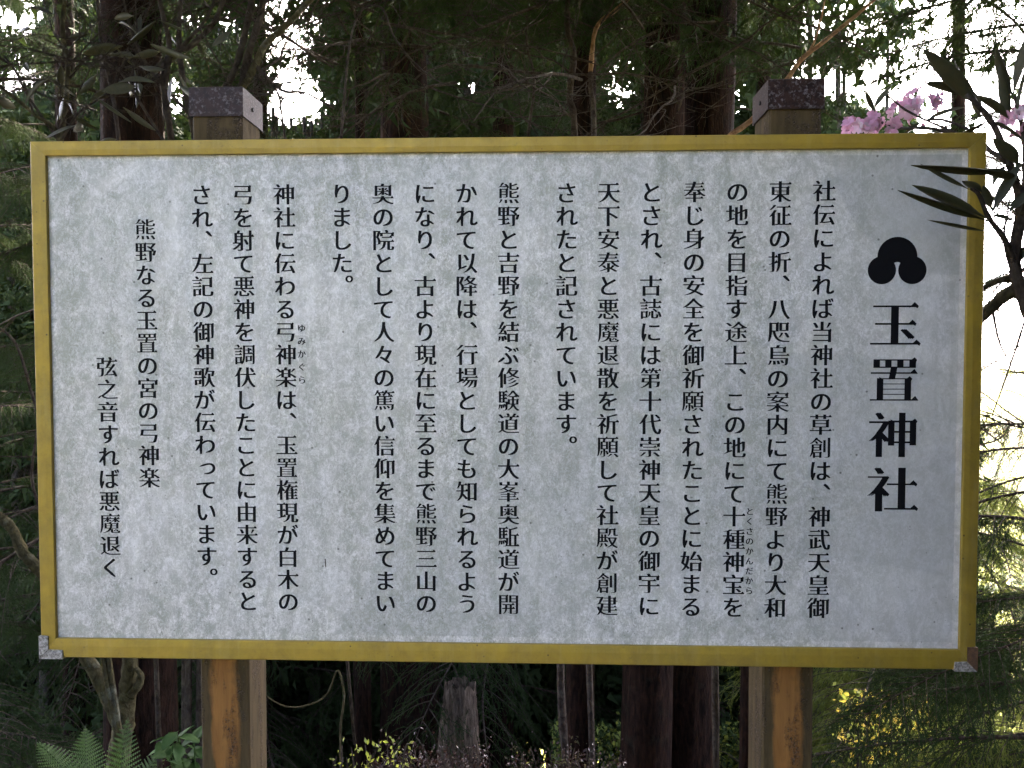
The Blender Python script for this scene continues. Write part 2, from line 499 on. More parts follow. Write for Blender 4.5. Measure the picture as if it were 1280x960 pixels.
# ------------------------------------------------------------------ the notice board
board = thing('notice_board', (0, 0, 0),
              'large white Japanese notice board in a mustard yellow frame on two square timber posts', 'notice board')
panel = put('panel', None)
bpy.data.objects.remove(panel)
PX, PZ0, PZ1 = 0.9135, -0.4885, 0.4985
mb = MB()
mb.box(-PX, PX, 0.0, 0.006, ZC+PZ0, ZC+PZ1)
pm = mesh('panel', [v-Vector((0, 0, ZC)) for v in mb.V], mb.F, [M_panel])
panel = put('panel', pm, board, (0, 0, ZC))
mb = MB(); mb.box(-PX, PX, 0.0065, 0.022, ZC+PZ0, ZC+PZ1); mb.build('backing', M_core, board)

def frame_bar(corner_a, corner_b, ina, inb, front):
    """one mitred bar; corner_* outer corners, in* the matching inner corners (x, z)"""
    mb = MB()
    prof = [(0.0, 0.034), (0.0, front+0.0016), (0.05, front), (0.62, front+0.0001), (0.98, front+0.0016), (1.0, front+0.0026), (1.0, -0.0004)]
    A, B = [], []
    for k, y in prof:
        A.append(Vector((corner_a[0]+(ina[0]-corner_a[0])*k, y, ZC+corner_a[1]+(ina[1]-corner_a[1])*k)))
        B.append(Vector((corner_b[0]+(inb[0]-corner_b[0])*k, y, ZC+corner_b[1]+(inb[1]-corner_b[1])*k)))
    n = len(prof)
    F = [[i, i+1, n+i+1, n+i] for i in range(n-1)]+[[n-1, 0, n, 2*n-1]]+[list(range(n))[::-1], list(range(n, 2*n))]
    mb.add(A+B, F)
    return mb.build('frame_bar', M_frame, board)
OX, OZ0, OZ1 = 0.9405, -0.5245, 0.5235
IX, IZ0, IZ1 = 0.9105, -0.4860, 0.4955
e = 0.00025
frame_bar((-OX+e, OZ1), (OX-e, OZ1), (-IX+e, IZ1), (IX-e, IZ1), -0.0100)
frame_bar((-OX+e, OZ0), (OX-e, OZ0), (-IX+e, IZ0), (IX-e, IZ0), -0.0100)
frame_bar((-OX, OZ0+e), (-OX, OZ1-e), (-IX, IZ0+e), (-IX, IZ1-e), -0.0100)
frame_bar((OX, OZ0+e), (OX, OZ1-e), (IX, IZ0+e), (IX, IZ1-e), -0.0100)
def corner_guard(s, m_up, m_side, la, lb):
    """two mitred angle plates wrapped over a lower corner of the frame"""
    x0, z0 = s*(OX+0.0025), ZC+OZ0-0.0025
    w, yf, yb = 0.019, -0.0135, 0.030
    g = MB()
    def plate(P):
        n = len(P); V = [(x0-s*a, yf, z0+b) for a, b in P]+[(x0-s*a, yb, z0+b) for a, b in P]
        g.add(V, [list(range(n))[::-1], list(range(n, 2*n))]+[[i, (i+1) % n, n+(i+1) % n, n+i] for i in range(n)])
    g = MB(); plate([(0, 0.0007), (w, w+0.0007), (w, la), (0.002, la+0.001), (0, la)]); g.build('corner_guard', m_up, board)
    g = MB(); plate([(0.0007, 0), (lb, 0), (lb+0.0005, 0.004), (lb-0.001, w-0.001), (w+0.0007, w)]); g.build('corner_guard', m_side, board)
corner_guard(-1, M_grey, M_grey, 0.047, 0.049)
corner_guard(1, M_rust, M_grey, 0.048, 0.044)

# posts behind the board
def post(x0, x1, zt, s):
    y0, y1 = 0.036, 0.143
    cx = (x0+x1)/2
    zg = -0.25
    mb = MB(); bv = 0.004; hx = (x1-x0)/2; cyy = (y0+y1)/2; hy = (y1-y0)/2
    ring = [(-hx+bv, -hy), (hx-bv, -hy), (hx, -hy+bv), (hx, hy-bv), (hx-bv, hy), (-hx+bv, hy), (-hx, hy-bv), (-hx, -hy+bv)]
    zs = [zg+(zt-zg)*i/30 for i in range(31)]; V = []
    for i, z in enumerate(zs):
        for k, (a, b) in enumerate(ring):
            w = noise.noise(Vector((cx*9+a*20, b*20, z*1.6)))*0.0022
            V.append((a+math.copysign(w, a), b+math.copysign(w, b), z))
    F = [[i*8+k, i*8+(k+1) % 8, (i+1)*8+(k+1) % 8, (i+1)*8+k] for i in range(30) for k in range(8)]+[[k for k in range(8)][::-1], [240+k for k in range(8)]]
    p = put('post', mesh('post', V, F, [M_post]), board, (cx, cyy, 0))
    # folded metal cap with a nail in its side
    c = MB(); t = 0.0045; ct, cb = zt+0.002, zt-0.056
    V = [(sx*(hx+t), sy*(hy+t), z) for z in (cb, ct) for sx, sy in ((-1, -1), (1, -1), (1, 1), (-1, 1))]
    V += [(sx*(hx+t-0.002), sy*(hy+t-0.002), ct+0.0015) for sx, sy in ((-1, -1), (1, -1), (1, 1), (-1, 1))]
    V += [(sx*(hx+t-0.002), sy*(hy+t-0.002), cb) for sx, sy in ((-1, -1), (1, -1), (1, 1), (-1, 1))]
    F = []
    for k in range(4):
        j = (k+1) % 4
        F += [[k, j, 4+j, 4+k], [4+k, 4+j, 8+j, 8+k], [12+k, 12+j, j, k]]
    F += [[8, 9, 10, 11]]
    c.add([Vector(v) for v in V], F)
    c.tube([(s*(hx+t-0.001), -0.004, zt-0.028), (s*(hx+t+0.003), -0.004, zt-0.028)], 0.0045, 8, 1)
    me = mesh('post_cap', c.V, c.F, [M_cap, M_darkhole], False, c.M)
    put('post_cap', me, p)
M_darkhole = NT('nail_head').principled((0.02, 0.018, 0.018), 0.6, metal=0.5)
a = at(240, 165, 0.036); b = at(303, 165, 0.036); ct_ = at(270, 110, 0.036)
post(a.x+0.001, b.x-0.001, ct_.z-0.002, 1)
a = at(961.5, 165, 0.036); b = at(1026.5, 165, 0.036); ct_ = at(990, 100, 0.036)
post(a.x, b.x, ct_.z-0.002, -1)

# --- lettering, each column a sub-part of the panel
TY = -0.0004
def letters(name, chars, x, ztop, pitch, em, parent=panel, **kw):
    """a vertical column; x its centre line, ztop the centre of the first character (board coordinates)"""
    items = []
    for i, c in enumerate(chars):
        if c == ' ': continue
        ox, oz = x-0.5*em, ztop-i*pitch-0.38*em
        if c in '、。': ox += 0.62*em; oz += 0.60*em
        if c == 'っ': ox += 0.08*em; oz += 0.06*em
        items.append(((c, kw.get('weight', 1)), brushed(c, **kw), ox, oz, em))
    V, F = lettering(items)
    o = put(name, mesh(name, V, F, [M_ink]), parent, (0, TY, 0))
    return o
PITCH, EM = 0.04573, 0.0448
COLUMNS = [
 (0.6360, 0.4155, '社伝によれば当神社の草創は、神武天皇御'),
 (0.5515, 0.4150, '東征の折、八咫烏の案内にて熊野より大和'),
 (0.4685, 0.4150, 'の地を目指す途上、この地にて十種神宝を'),
 (0.3850, 0.4155, '奉じ身の安全を御祈願されたことに始まる'),
 (0.3010, 0.4155, 'とされ、古誌には第十代崇神天皇の御宇に'),
 (0.2172, 0.4155, '天下安泰と悪魔退散を祈願して社殿が創建'),
 (0.1345, 0.4155, 'されたと記されています。'),
 (0.0195, 0.4160, '熊野と吉野を結ぶ修験道の大峯奥駈道が開'),
 (-0.0640, 0.4160, 'かれて以降は、行場としても知られるよう'),
 (-0.1470, 0.4160, 'になり、古より現在に至るまで熊野三山の'),
 (-0.2305, 0.4160, '奥の院として人々の篤い信仰を集めてまい'),
 (-0.3135, 0.4165, 'りました。'),
 (-0.4295, 0.4165, '神社に伝わる弓神楽は、玉置権現が白木の'),
 (-0.5130, 0.4165, '弓を射て悪神を調伏したことに由来すると'),
 (-0.5968, 0.4165, 'され、左記の御神歌が伝わっています。'),
 (-0.7130, 0.3485, '熊野なる玉置の宮の弓神楽'),
 (-0.7970, 0.0712, '弦之音すれば悪魔退く'),
]
for (x, zt, s) in COLUMNS:
    letters('text_column', s, x, zt, PITCH, EM)
letters('small_reading', 'ゆみかぐら', -0.3970, 0.1495, 0.0260, 0.0175)
letters('small_reading', 'とくさのかんだから', 0.4995, -0.2150, 0.01990, 0.0165)
letters('title_lettering', '玉置神社', 0.7770, 0.1555, 0.1085, 0.0985, weight=2)
# the crest: a large disc over two small ones that swing inwards
mk = MB()      # a short dark scrape low on the panel
mk.add([Vector((-0.3545, -0.0003, ZC-0.318)), Vector((-0.3520, -0.0003, ZC-0.318)), Vector((-0.3510, -0.0003, ZC-0.334)), Vector((-0.3528, -0.0003, ZC-0.336))], [(0, 3, 2, 1)])
mk.build('scrape_mark', NT('scrape').principled((0.05, 0.035, 0.025), 0.8), panel)
cons = []
def arc(cx, cz, r, a0, a1, n=40): return [(cx+r*math.cos(a0+(a1-a0)*i/n), cz+r*math.sin(a0+(a1-a0)*i/n)) for i in range(n+1)]
EX, EZ = 0.7790, 0.2875
V, F = [], []
def polyface(P, y):
    b = len(V); V.extend([(p[0], y, p[1]) for p in P]); F.append(tuple(range(b, b+len(P))))
r0, r1 = 0.0384, 0.0272
xr, zr = EX+0.0293, EZ-0.0263
P = arc(EX, EZ, r0, R(-78), R(258), 72)
P += [(EX-0.0060, EZ-0.0270), (EX-0.0066, EZ-0.0155), (EX-0.0065, EZ-0.0128), (EX-0.0035, EZ-0.0108), (EX, EZ-0.0103), (EX+0.0035, EZ-0.0108), (EX+0.0065, EZ-0.0128), (EX+0.0066, EZ-0.0155), (EX+0.0060, EZ-0.0270)]
cu = ([P, arc(xr, zr, r1, 0, 2*math.pi, 60)[:-1], arc(2*EX-xr, zr, r1, 0, 2*math.pi, 60)[:-1]], [], 0)
Vc, Fc = lettering([('crest', cu, 0, 0, 1.0)])
put('crest', mesh('crest', Vc, Fc, [M_ink]), panel, (0, TY, 0))
# ------------------------------------------------------------------ ground
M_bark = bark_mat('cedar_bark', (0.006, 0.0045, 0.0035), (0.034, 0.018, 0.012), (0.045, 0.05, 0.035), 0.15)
M_bark2 = bark_mat('grey_bark', (0.025, 0.022, 0.018), (0.085, 0.075, 0.06), (0.14, 0.15, 0.12), 0.3, 0.5)
M_moss = bark_mat('mossy_bark', (0.035, 0.030, 0.015), (0.11, 0.095, 0.05), (0.26, 0.27, 0.21), 0.4, 0.7)
M_twig = bark_mat('twig_bark', (0.025, 0.019, 0.015), (0.085, 0.068, 0.052), (0.17, 0.16, 0.14), 0.25, 0.7)
M_pale = bark_mat('bleached_wood', (0.05, 0.035, 0.025), (0.24, 0.18, 0.13), (0.20, 0.20, 0.15), 0.15)
M_orange_sun = bark_mat('orange_bark_with_painted_sun', (0.14, 0.075, 0.035), (0.36, 0.22, 0.12), (0.25, 0.2, 0.14), 0.3, 0.7)  # orange bark colour with warm sunlight painted in
M_needle = leaf_mat('cedar_needles', (0.018, 0.032, 0.013), (0.038, 0.060, 0.020), (0.12, 0.17, 0.03), 0.05, 0.8, 1.5, 0.04)
M_needle2 = leaf_mat('pale_cedar_needles', (0.05, 0.08, 0.022), (0.10, 0.14, 0.035), (0.30, 0.34, 0.06), 0.40, 0.7, 1.5, 0.1)
M_rleaf = leaf_mat('rhododendron_leaf', (0.035, 0.046, 0.026), (0.080, 0.072, 0.036), (0.22, 0.16, 0.05), 0.16, 0.48, 8.0, 0.35)
M_sapling = leaf_mat('sapling_leaf', (0.035, 0.075, 0.02), (0.06, 0.115, 0.03), (0.15, 0.3, 0.05), 0.3, 0.6, 8.0, 0.15)
M_fern = leaf_mat('fern_leaf', (0.03, 0.065, 0.02), (0.06, 0.10, 0.035), (0.2, 0.34, 0.07), 0.3, 0.5, 6.0)
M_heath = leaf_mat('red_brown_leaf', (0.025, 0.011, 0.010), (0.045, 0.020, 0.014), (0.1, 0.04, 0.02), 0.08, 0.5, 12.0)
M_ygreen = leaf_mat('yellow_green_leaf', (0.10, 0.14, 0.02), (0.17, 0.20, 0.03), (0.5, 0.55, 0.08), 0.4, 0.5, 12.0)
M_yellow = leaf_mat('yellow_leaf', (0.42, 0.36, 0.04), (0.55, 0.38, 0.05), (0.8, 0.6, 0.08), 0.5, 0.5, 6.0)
M_petal = leaf_mat('pink_petal', (0.60, 0.30, 0.44), (0.68, 0.42, 0.55), (0.6, 0.32, 0.45), 0.3, 0.6, 30.0, 0.2)
M_petal2 = leaf_mat('pale_pink_petal', (0.62, 0.48, 0.57), (0.70, 0.58, 0.66), (0.6, 0.38, 0.5), 0.3, 0.6, 30.0, 0.2)
M_wood_far = leaf_mat('wood_foliage', (0.018, 0.032, 0.014), (0.038, 0.056, 0.022), (0.10, 0.15, 0.03), 0.03, 0.8, 0.35, 0.03)
M_hill_far = leaf_mat('hillside_foliage', (0.09, 0.12, 0.035), (0.19, 0.18, 0.06), (0.42, 0.44, 0.14), 0.5, 0.6, 0.08)

def ground_z(x, y):
    z = 0.05*noise.noise(Vector((x*0.7, y*0.7, 3)))
    if y < -6: z += 0.42*(min(-y, 34)-6)  # unseen bank added behind the viewpoint to block low sky light
    if y > 0.9:
        d = y-0.9
        z -= 0.57*d if d < 60 else 34.2+0.25*(min(d, 200)-60)
        if d > 200: z += (d-200)*0.115
        z += 0.35*min(d, 40)/8*noise.noise(Vector((x*0.12, y*0.12, 7)))
        if d > 150: z += 9*noise.noise(Vector((x*0.012, y*0.008, 2)))*min(1, (d-150)/150)
        if d > 200: z += max(0, x-40)*0.02 - max(0, -x)*0.02
    if y > 2: z += -0.10*max(0.0, min(x, 60.0))*min(1, (y-2)/10)*(0.5 if d < 100 else 0.2)
    return z
def grid_axis():
    xs = [0.0]; s = 0.35
    while xs[-1] < 700: xs.append(xs[-1]+s); s *= 1.09
    return xs
gx = grid_axis(); gx = [-v for v in gx[:0:-1]]+gx
gy = [-v for v in grid_axis()[:0:-1] if v < 120]+[v for v in grid_axis() if v < 720]
V = [(x, y, ground_z(x, y)) for y in gy for x in gx]
nx = len(gx)
F = [(j*nx+i, j*nx+i+1, (j+1)*nx+i+1, (j+1)*nx+i) for j in range(len(gy)-1) for i in range(nx-1)]
t = NT('forest_floor')
v = t.coord()
fl = t.mix(t.step(t.noise(v, 8, 6, 0.7), 0.35, 0.65), (0.050, 0.034, 0.020), (0.12, 0.075, 0.04))
fl = t.mix(t.step(t.noise(v, 0.5, 5, 0.6), 0.40, 0.55), fl, (0.045, 0.065, 0.022))
gy = t.n('SeparateXYZ', {0: v}).outputs[1]      # unseen pale gravel added in front of the board to bounce light onto it
fl = t.mix(t.math('MULTIPLY', t.step(t.math('ADD', gy, t.noise(v, 1.2, 3)), 0.2, -0.4), t.step(gy, -7.0, -5.0)), fl, t.mix(t.step(t.noise(v, 60, 4), 0.4, 0.6), (0.22, 0.20, 0.17), (0.36, 0.34, 0.30)))
M_floor = t.principled(fl, 0.95, bump=t.noise(v, 25, 6, 0.7), bs=0.8, bd=0.03, spec=0.1)
tag(put('ground', mesh('ground', V, F, [M_floor], True)), kind='structure')

# ------------------------------------------------------------------ foliage meshes (shared between copies)
rs = np.random.RandomState(11)
def unit(a): return a/np.maximum(np.linalg.norm(a, axis=-1, keepdims=True), 1e-9)
def needles(P, T, ln, wd, spread, rs):
    """one triangle per row: P root positions, T shoot directions"""
    n = len(P)
    side = unit(np.cross(T, rs.normal(size=(n, 3))))
    d = unit(T*(1-spread)+side*spread)
    w = unit(np.cross(d, rs.normal(size=(n, 3))))*wd*0.5
    L = ln*rs.uniform(0.7, 1.2, size=(n, 1))
    V = np.stack([P-w, P+w, P+d*L], axis=1).reshape(-1, 3)
    return V, np.arange(3*n).reshape(-1, 3)
def np_tube(P, r0, r1, n=3):
    P = np.asarray(P); m_ = len(P); T = unit(np.gradient(P, axis=0))
    u = unit(np.cross(T, np.array([0.3, 0.2, 0.93]))); v = np.cross(T, u)
    r = np.linspace(r0, r1, m_)[:, None]
    ang = np.arange(n)*2*np.pi/n
    V = (P[:, None]+u[:, None]*np.cos(ang)[None, :, None]*r[:, None]+v[:, None]*np.sin(ang)[None, :, None]*r[:, None]).reshape(-1, 3)
    F = []
    for i in range(m_-1):
        for k in range(n):
            a, b = i*n+k, i*n+(k+1) % n
            F += [(a, b, b+n), (a, b+n, a+n)]
    return V, np.array(F)
class Acc:
    def __init__(s): s.V, s.F, s.M, s.n = [], [], [], 0
    def add(s, V, F, mi):
        s.V.append(V); s.F.append(F+s.n); s.M.append(np.full(len(F), mi)); s.n += len(V)
    def mesh(s, name, mats): return fastmesh(name, np.concatenate(s.V), np.concatenate(s.F), mats, np.concatenate(s.M))

def cedar_branch(seed, L=1.9, dense=1.0, droop=0.28, nl=0.017, mat=None, hang=0.5, limb=1.0):
    """a limb along +x with drooping side boughs, each hung with strings of awl-shaped needles"""
    rs = np.random.RandomState(seed); A = Acc()
    s = np.linspace(0, 1, 14)
    ax = np.stack([s*L, 0.10*L*np.sin(s*3+seed)*s, -droop*L*s*s+0.16*L*s], 1)
    V, F = np_tube(ax, 0.017*limb, 0.003, 5); A.add(V, F, 0)
    nsec = int(34*dense)
    P_all, T_all = [], []
    for k in range(nsec):
        q = 0.16+0.84*(k+rs.uniform(0, .8))/nsec
        i = min(int(q*13), 12); base = ax[i]+(ax[i+1]-ax[i])*(q*13-i)
        sd = 1 if k % 2 else -1
        l2 = (0.62*(1-q)+0.20)*rs.uniform(0.7, 1.2)*L/1.9
        dirn = np.array([0.75, sd*rs.uniform(0.5, 1.0), rs.uniform(-.15, .25)]); dirn /= np.linalg.norm(dirn)
        u = np.linspace(0, 1, 7)[:, None]
        b = base+dirn*u*l2+np.array([0, 0, -0.42])*u*u*l2
        V, F = np_tube(b, 0.005*limb, 0.0014, 3); A.add(V, F, 0)
        nsh = int(l2/0.024)
        for j in range(nsh):
            qq = (j+0.6)/nsh*6; ii = min(int(qq), 5); p0 = b[ii]+(b[ii+1]-b[ii])*(qq-ii)
            bt = b[ii+1]-b[ii]; bt = bt/np.linalg.norm(bt)
            l3 = rs.uniform(0.06, 0.17)*(1.15-0.35*qq/6)
            sdir = unit(bt*rs.uniform(.5, 1.0)+rs.normal(size=3)*np.array([.55, .55, .3])+np.array([0, 0, -0.25]))
            w = np.linspace(0, 1, 5)[:, None]
            c = p0+sdir*w*l3+np.array([0, 0, -hang])*w*w*l3
            V, F = np_tube(c, 0.0020, 0.0010, 3); A.add(V, F[:], 1)
            nn = int(l3/0.0050)
            tt = rs.uniform(0.02, 1.0, nn)*4; i3 = np.minimum(tt.astype(int), 3)
            fr = (tt-i3)[:, None]
            P_all.append(c[i3]*(1-fr)+c[i3+1]*fr); T_all.append(unit(c[i3+1]-c[i3]))
    V, F = needles(np.concatenate(P_all), np.concatenate(T_all), nl, 0.0042, 0.45, rs)
    A.add(V, F, 1)
    return A.mesh('branch', [M_twig, mat or M_needle])
BR = [cedar_branch(s_) for s_ in (1, 2, 3, 4)]
BR_N = [cedar_branch(s_, dense=1.5, hang=0.35, nl=0.021, limb=0.6) for s_ in (7, 8, 9)]
BR_P = [cedar_branch(s_, mat=M_needle2, hang=0.7) for s_ in (5, 6)]
def bare_branch(seed, L=1.6):
    rs = random.Random(seed); mb = MB()
    def grow(p, d, l, r, lev):
        n = 7; pts = [p]
        for i in range(n):
            d = (d+Vector((rs.gauss(0, .13), rs.gauss(0, .13), rs.gauss(0, .12)+0.02))).normalized()
            pts.append(pts[-1]+d*l/n)
        mb.tube(pts, ramp(r, r*0.35, n+1), 5 if lev == 0 else 3, 0, False)
        if lev < 2:
            for k in range(7 if lev == 0 else 4):
                i = rs.randint(1, n-1)
                dd = (d+Vector((rs.gauss(0, .7), rs.gauss(0, .7), rs.gauss(0, .5)))).normalized()
                grow(pts[i], dd, l*rs.uniform(.3, .5), r*0.45, lev+1)
    grow(Vector((0, 0, 0)), Vector((1, 0, 0.05)), L, 0.013, 0)
    me = mesh('bare_branch', mb.V, mb.F, [M_twig]); return me
BB = [bare_branch(s_) for s_ in (1, 2, 3, 4)]

def trunk_mesh(name, pts, rads, mat, n=36, seed=0, flutes=9, rough=0.10):
    """tapered trunk with stringy ridges, in coordinates relative to the tree"""
    P = spline(pts, 10); m_ = len(P)
    rr = [rads[0]+(rads[1]-rads[0])*(i/(m_-1)) for i in range(m_)]
    V, F = [], []
    for i, p in enumerate(P):
        for k in range(n):
            a = 2*math.pi*k/n
            c, s = math.cos(a), math.sin(a)
            w = 1+rough*noise.noise(Vector((c*flutes*.5+seed, s*flutes*.5, p.z*0.5)))+0.05*noise.noise(Vector((c*9+seed, s*9, p.z*2.2)))
            if i == 0: w *= 1.25
            V.append((p.x+c*rr[i]*w, p.y+s*rr[i]*w, p.z))
    for i in range(m_-1):
        for k in range(n):
            a, b = i*n+k, i*n+(k+1) % n
            F.append((a, b, b+n, a+n))
    return mesh(name, V, F, [mat], True)

def tufts(C, S, n_per, leaf, rs):
    """clouds of leaf-sized triangles round the centres C with radii S"""
    n = len(C)*n_per
    c = np.repeat(C, n_per, 0); s_ = np.repeat(S, n_per, 0)
    d = rs.normal(size=(n, 3)); d = unit(d)*rs.uniform(0.25, 1, (n, 1))**0.6
    P = c+d*s_
    a = unit(rs.normal(size=(n, 3))+np.array([0, 0, -0.8])); w = unit(np.cross(a, rs.normal(size=(n, 3))))
    L = leaf*rs.uniform(.6, 1.5, (n, 1))
    V = np.stack([P-w*L*0.22, P+w*L*0.22, P+a*L], 1).reshape(-1, 3)
    return V, np.arange(3*n).reshape(-1, 3)
def add_crown(root, x, y, z0, h, lean, seed, wide=1.0):
    """the dense upper crown of a tall cedar"""
    rs = np.random.RandomState(seed)
    zb = 2.3+0.50*(y+1.6)
    top = z0+h
    if top < zb+1.5: return
    C, S = [], []
    for j in range(int((top-zb)/0.5)):
        z = zb+j*0.5; q = (z-z0)/h
        rad = 2.5*wide*(1-((z-zb)/(top-zb))**1.5)+0.3  # crown widened above the view to shade the wood below
        for b_ in range(int(9*wide*wide)):
            az = rs.uniform(0, 6.28); rr = rad*rs.uniform(.15, 1)
            c = (lean[0]*(z-z0)+math.cos(az)*rr, lean[1]*(z-z0)+math.sin(az)*rr, z-z0-.12*rr)
            if open_sky((c[0]+x, c[1]+y, c[2]+z0)): continue
            C.append(c); S.append((rad*.33/wide, rad*.33/wide, .2))
    V, F = tufts(np.array(C), np.array(S), 44, .12, rs)
    tag(put('crown', fastmesh('crown', V, F, [M_wood_far]), root), kind='stuff')

# openings between the crowns: direction (photo units about the view axis) and half-widths
HOLES = [(20, 100, 55, 26), (25, 25, 40, 30), (375, 128, 58, 46), (350, 40, 38, 30), (215, 120, 20, 40), (585, 110, 30, 26), (470, 140, 14, 20), (775, 110, 26, 44), (925, 120, 18, 40),
         (1010, 95, 46, 36), (1105, 105, 75, 45), (1230, 130, 60, 80), (1260, 440, 60, 110), (1180, 30, 30, 20), (640, 60, 14, 20), (90, 140, 16, 22), (285, 30, 20, 20)]
def in_view(p, m_=110):
    d = Vector(p)-CAM; f_ = d.dot(c_fwd)
    if f_ < 0.05: return False
    return abs(1000*d.dot(c_right)/f_) < 640+m_ and 480-1000*d.dot(c_up)/f_ > -m_
def open_sky(p):
    d = Vector(p)-CAM
    f_ = d.dot(c_fwd); u = 640+1000*d.dot(c_right)/f_; v = 480-1000*d.dot(c_up)/f_
    return any(((u-a)/c)**2+((v-b)/e_)**2 < 0.62 for a, b, c, e_ in HOLES)
def cedar(x, y, r, h, label, lean=(0, 0), zlo=-2.0, nb=34, reach=1.2, nbare=8, seed=1, brs=None, skip=None, group='cedars standing behind the board', flutes=9, mat=None, zhi=None, grp=True):
    z0 = ground_z(x, y)-0.3
    root = thing('cedar_tree', (x, y, z0), label, 'tree', group if grp else None)
    top = Vector((lean[0]*h, lean[1]*h, h))
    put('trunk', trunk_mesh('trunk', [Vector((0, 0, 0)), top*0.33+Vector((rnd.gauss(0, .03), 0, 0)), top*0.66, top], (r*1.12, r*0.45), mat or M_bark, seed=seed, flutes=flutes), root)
    rg = random.Random(seed)
    brs = brs or BR
    zhi = zhi or z0+h
    for k in range(nb+nbare):
        bare = k >= nb
        z = zlo+(zhi-zlo)*((k+rg.random())/nb if not bare else rg.random())
        q = (z-z0)/h
        if q > 0.99: continue
        az = rg.uniform(0, 2*math.pi)
        if skip and skip(az, z): continue
        sc = reach*rg.uniform(.7, 1.25)*(1.15-0.5*q)
        rr = r*(1.12-0.67*q)*0.8
        p = (top.x*q+math.cos(az)*rr, top.y*q+math.sin(az)*rr, z-z0)
        me = rg.choice(BB) if bare else rg.choice(brs)
        mids = [(x+p[0]+math.cos(az)*sc*f_, y+p[1]+math.sin(az)*sc*f_, z-.1*sc) for f_ in (0.6, 1.1, 1.6)]
        if not bare and sum(open_sky(m_) for m_ in mids) >= 1 and rg.random() < 0.9: continue
        put('bare_branch' if bare else 'branch', me, root, p, (rg.uniform(-.3, .3), rg.uniform(-.15, .35), az), sc)
    add_crown(root, x, y, z0, h, lean, seed, 1.7 if y < 6 else 1.2)
    return root

# ------------------------------------------------------------------ the cedars in view
def px(u, y): return at(u, 480, y).x
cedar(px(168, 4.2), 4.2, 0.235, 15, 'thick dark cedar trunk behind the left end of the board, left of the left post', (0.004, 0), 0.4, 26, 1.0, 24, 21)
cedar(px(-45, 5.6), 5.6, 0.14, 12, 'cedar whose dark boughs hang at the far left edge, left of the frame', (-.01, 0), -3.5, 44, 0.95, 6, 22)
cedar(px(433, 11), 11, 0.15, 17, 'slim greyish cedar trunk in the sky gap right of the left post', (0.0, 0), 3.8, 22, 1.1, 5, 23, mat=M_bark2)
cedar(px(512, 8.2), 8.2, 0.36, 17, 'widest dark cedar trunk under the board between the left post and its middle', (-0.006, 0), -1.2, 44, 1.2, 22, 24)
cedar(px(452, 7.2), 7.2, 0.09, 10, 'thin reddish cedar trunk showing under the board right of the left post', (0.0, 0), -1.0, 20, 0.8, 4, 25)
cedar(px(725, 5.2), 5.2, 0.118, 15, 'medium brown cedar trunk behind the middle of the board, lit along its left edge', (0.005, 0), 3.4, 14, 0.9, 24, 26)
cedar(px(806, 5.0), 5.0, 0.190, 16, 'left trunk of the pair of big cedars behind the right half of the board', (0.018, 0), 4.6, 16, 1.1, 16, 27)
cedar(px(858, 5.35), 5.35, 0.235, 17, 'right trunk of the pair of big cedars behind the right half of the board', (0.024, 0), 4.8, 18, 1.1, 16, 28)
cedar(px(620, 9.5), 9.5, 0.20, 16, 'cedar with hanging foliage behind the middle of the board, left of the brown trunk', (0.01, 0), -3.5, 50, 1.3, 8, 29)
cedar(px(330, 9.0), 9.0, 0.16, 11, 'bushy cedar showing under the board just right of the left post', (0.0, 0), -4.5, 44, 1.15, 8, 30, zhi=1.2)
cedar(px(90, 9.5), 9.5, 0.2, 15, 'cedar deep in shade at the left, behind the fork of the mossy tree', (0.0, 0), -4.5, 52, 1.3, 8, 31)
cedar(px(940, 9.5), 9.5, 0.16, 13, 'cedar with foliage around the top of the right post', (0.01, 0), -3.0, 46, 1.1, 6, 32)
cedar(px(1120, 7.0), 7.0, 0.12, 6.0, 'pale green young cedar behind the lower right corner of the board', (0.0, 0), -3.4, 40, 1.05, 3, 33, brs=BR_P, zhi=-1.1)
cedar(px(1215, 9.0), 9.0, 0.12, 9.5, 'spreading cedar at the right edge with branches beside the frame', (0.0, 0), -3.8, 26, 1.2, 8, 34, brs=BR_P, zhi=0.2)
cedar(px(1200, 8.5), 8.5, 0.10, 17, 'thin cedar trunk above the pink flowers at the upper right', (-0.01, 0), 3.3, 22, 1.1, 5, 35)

# bleached broken stump
bx_, by_ = px(572, 7.0), 7.0
zb = ground_z(bx_, by_)-0.2
st = thing('tree_stump', (bx_, by_, zb), 'pale bleached broken tree stump under the board between the posts', 'stump')
me = trunk_mesh('trunk', [Vector((0, 0, 0)), Vector((.02, 0, 1.0)), Vector((0.02, 0, -2.05-zb))], (0.24, 0.15), M_pale, 28, 5, 12, 0.35)
vs = me.vertices
ztop = max(v.co.z for v in vs)
for v_ in vs:
    if v_.co.z > ztop-0.01: v_.co.z += 0.16*noise.noise(v_.co*14)
put('trunk', me, st)

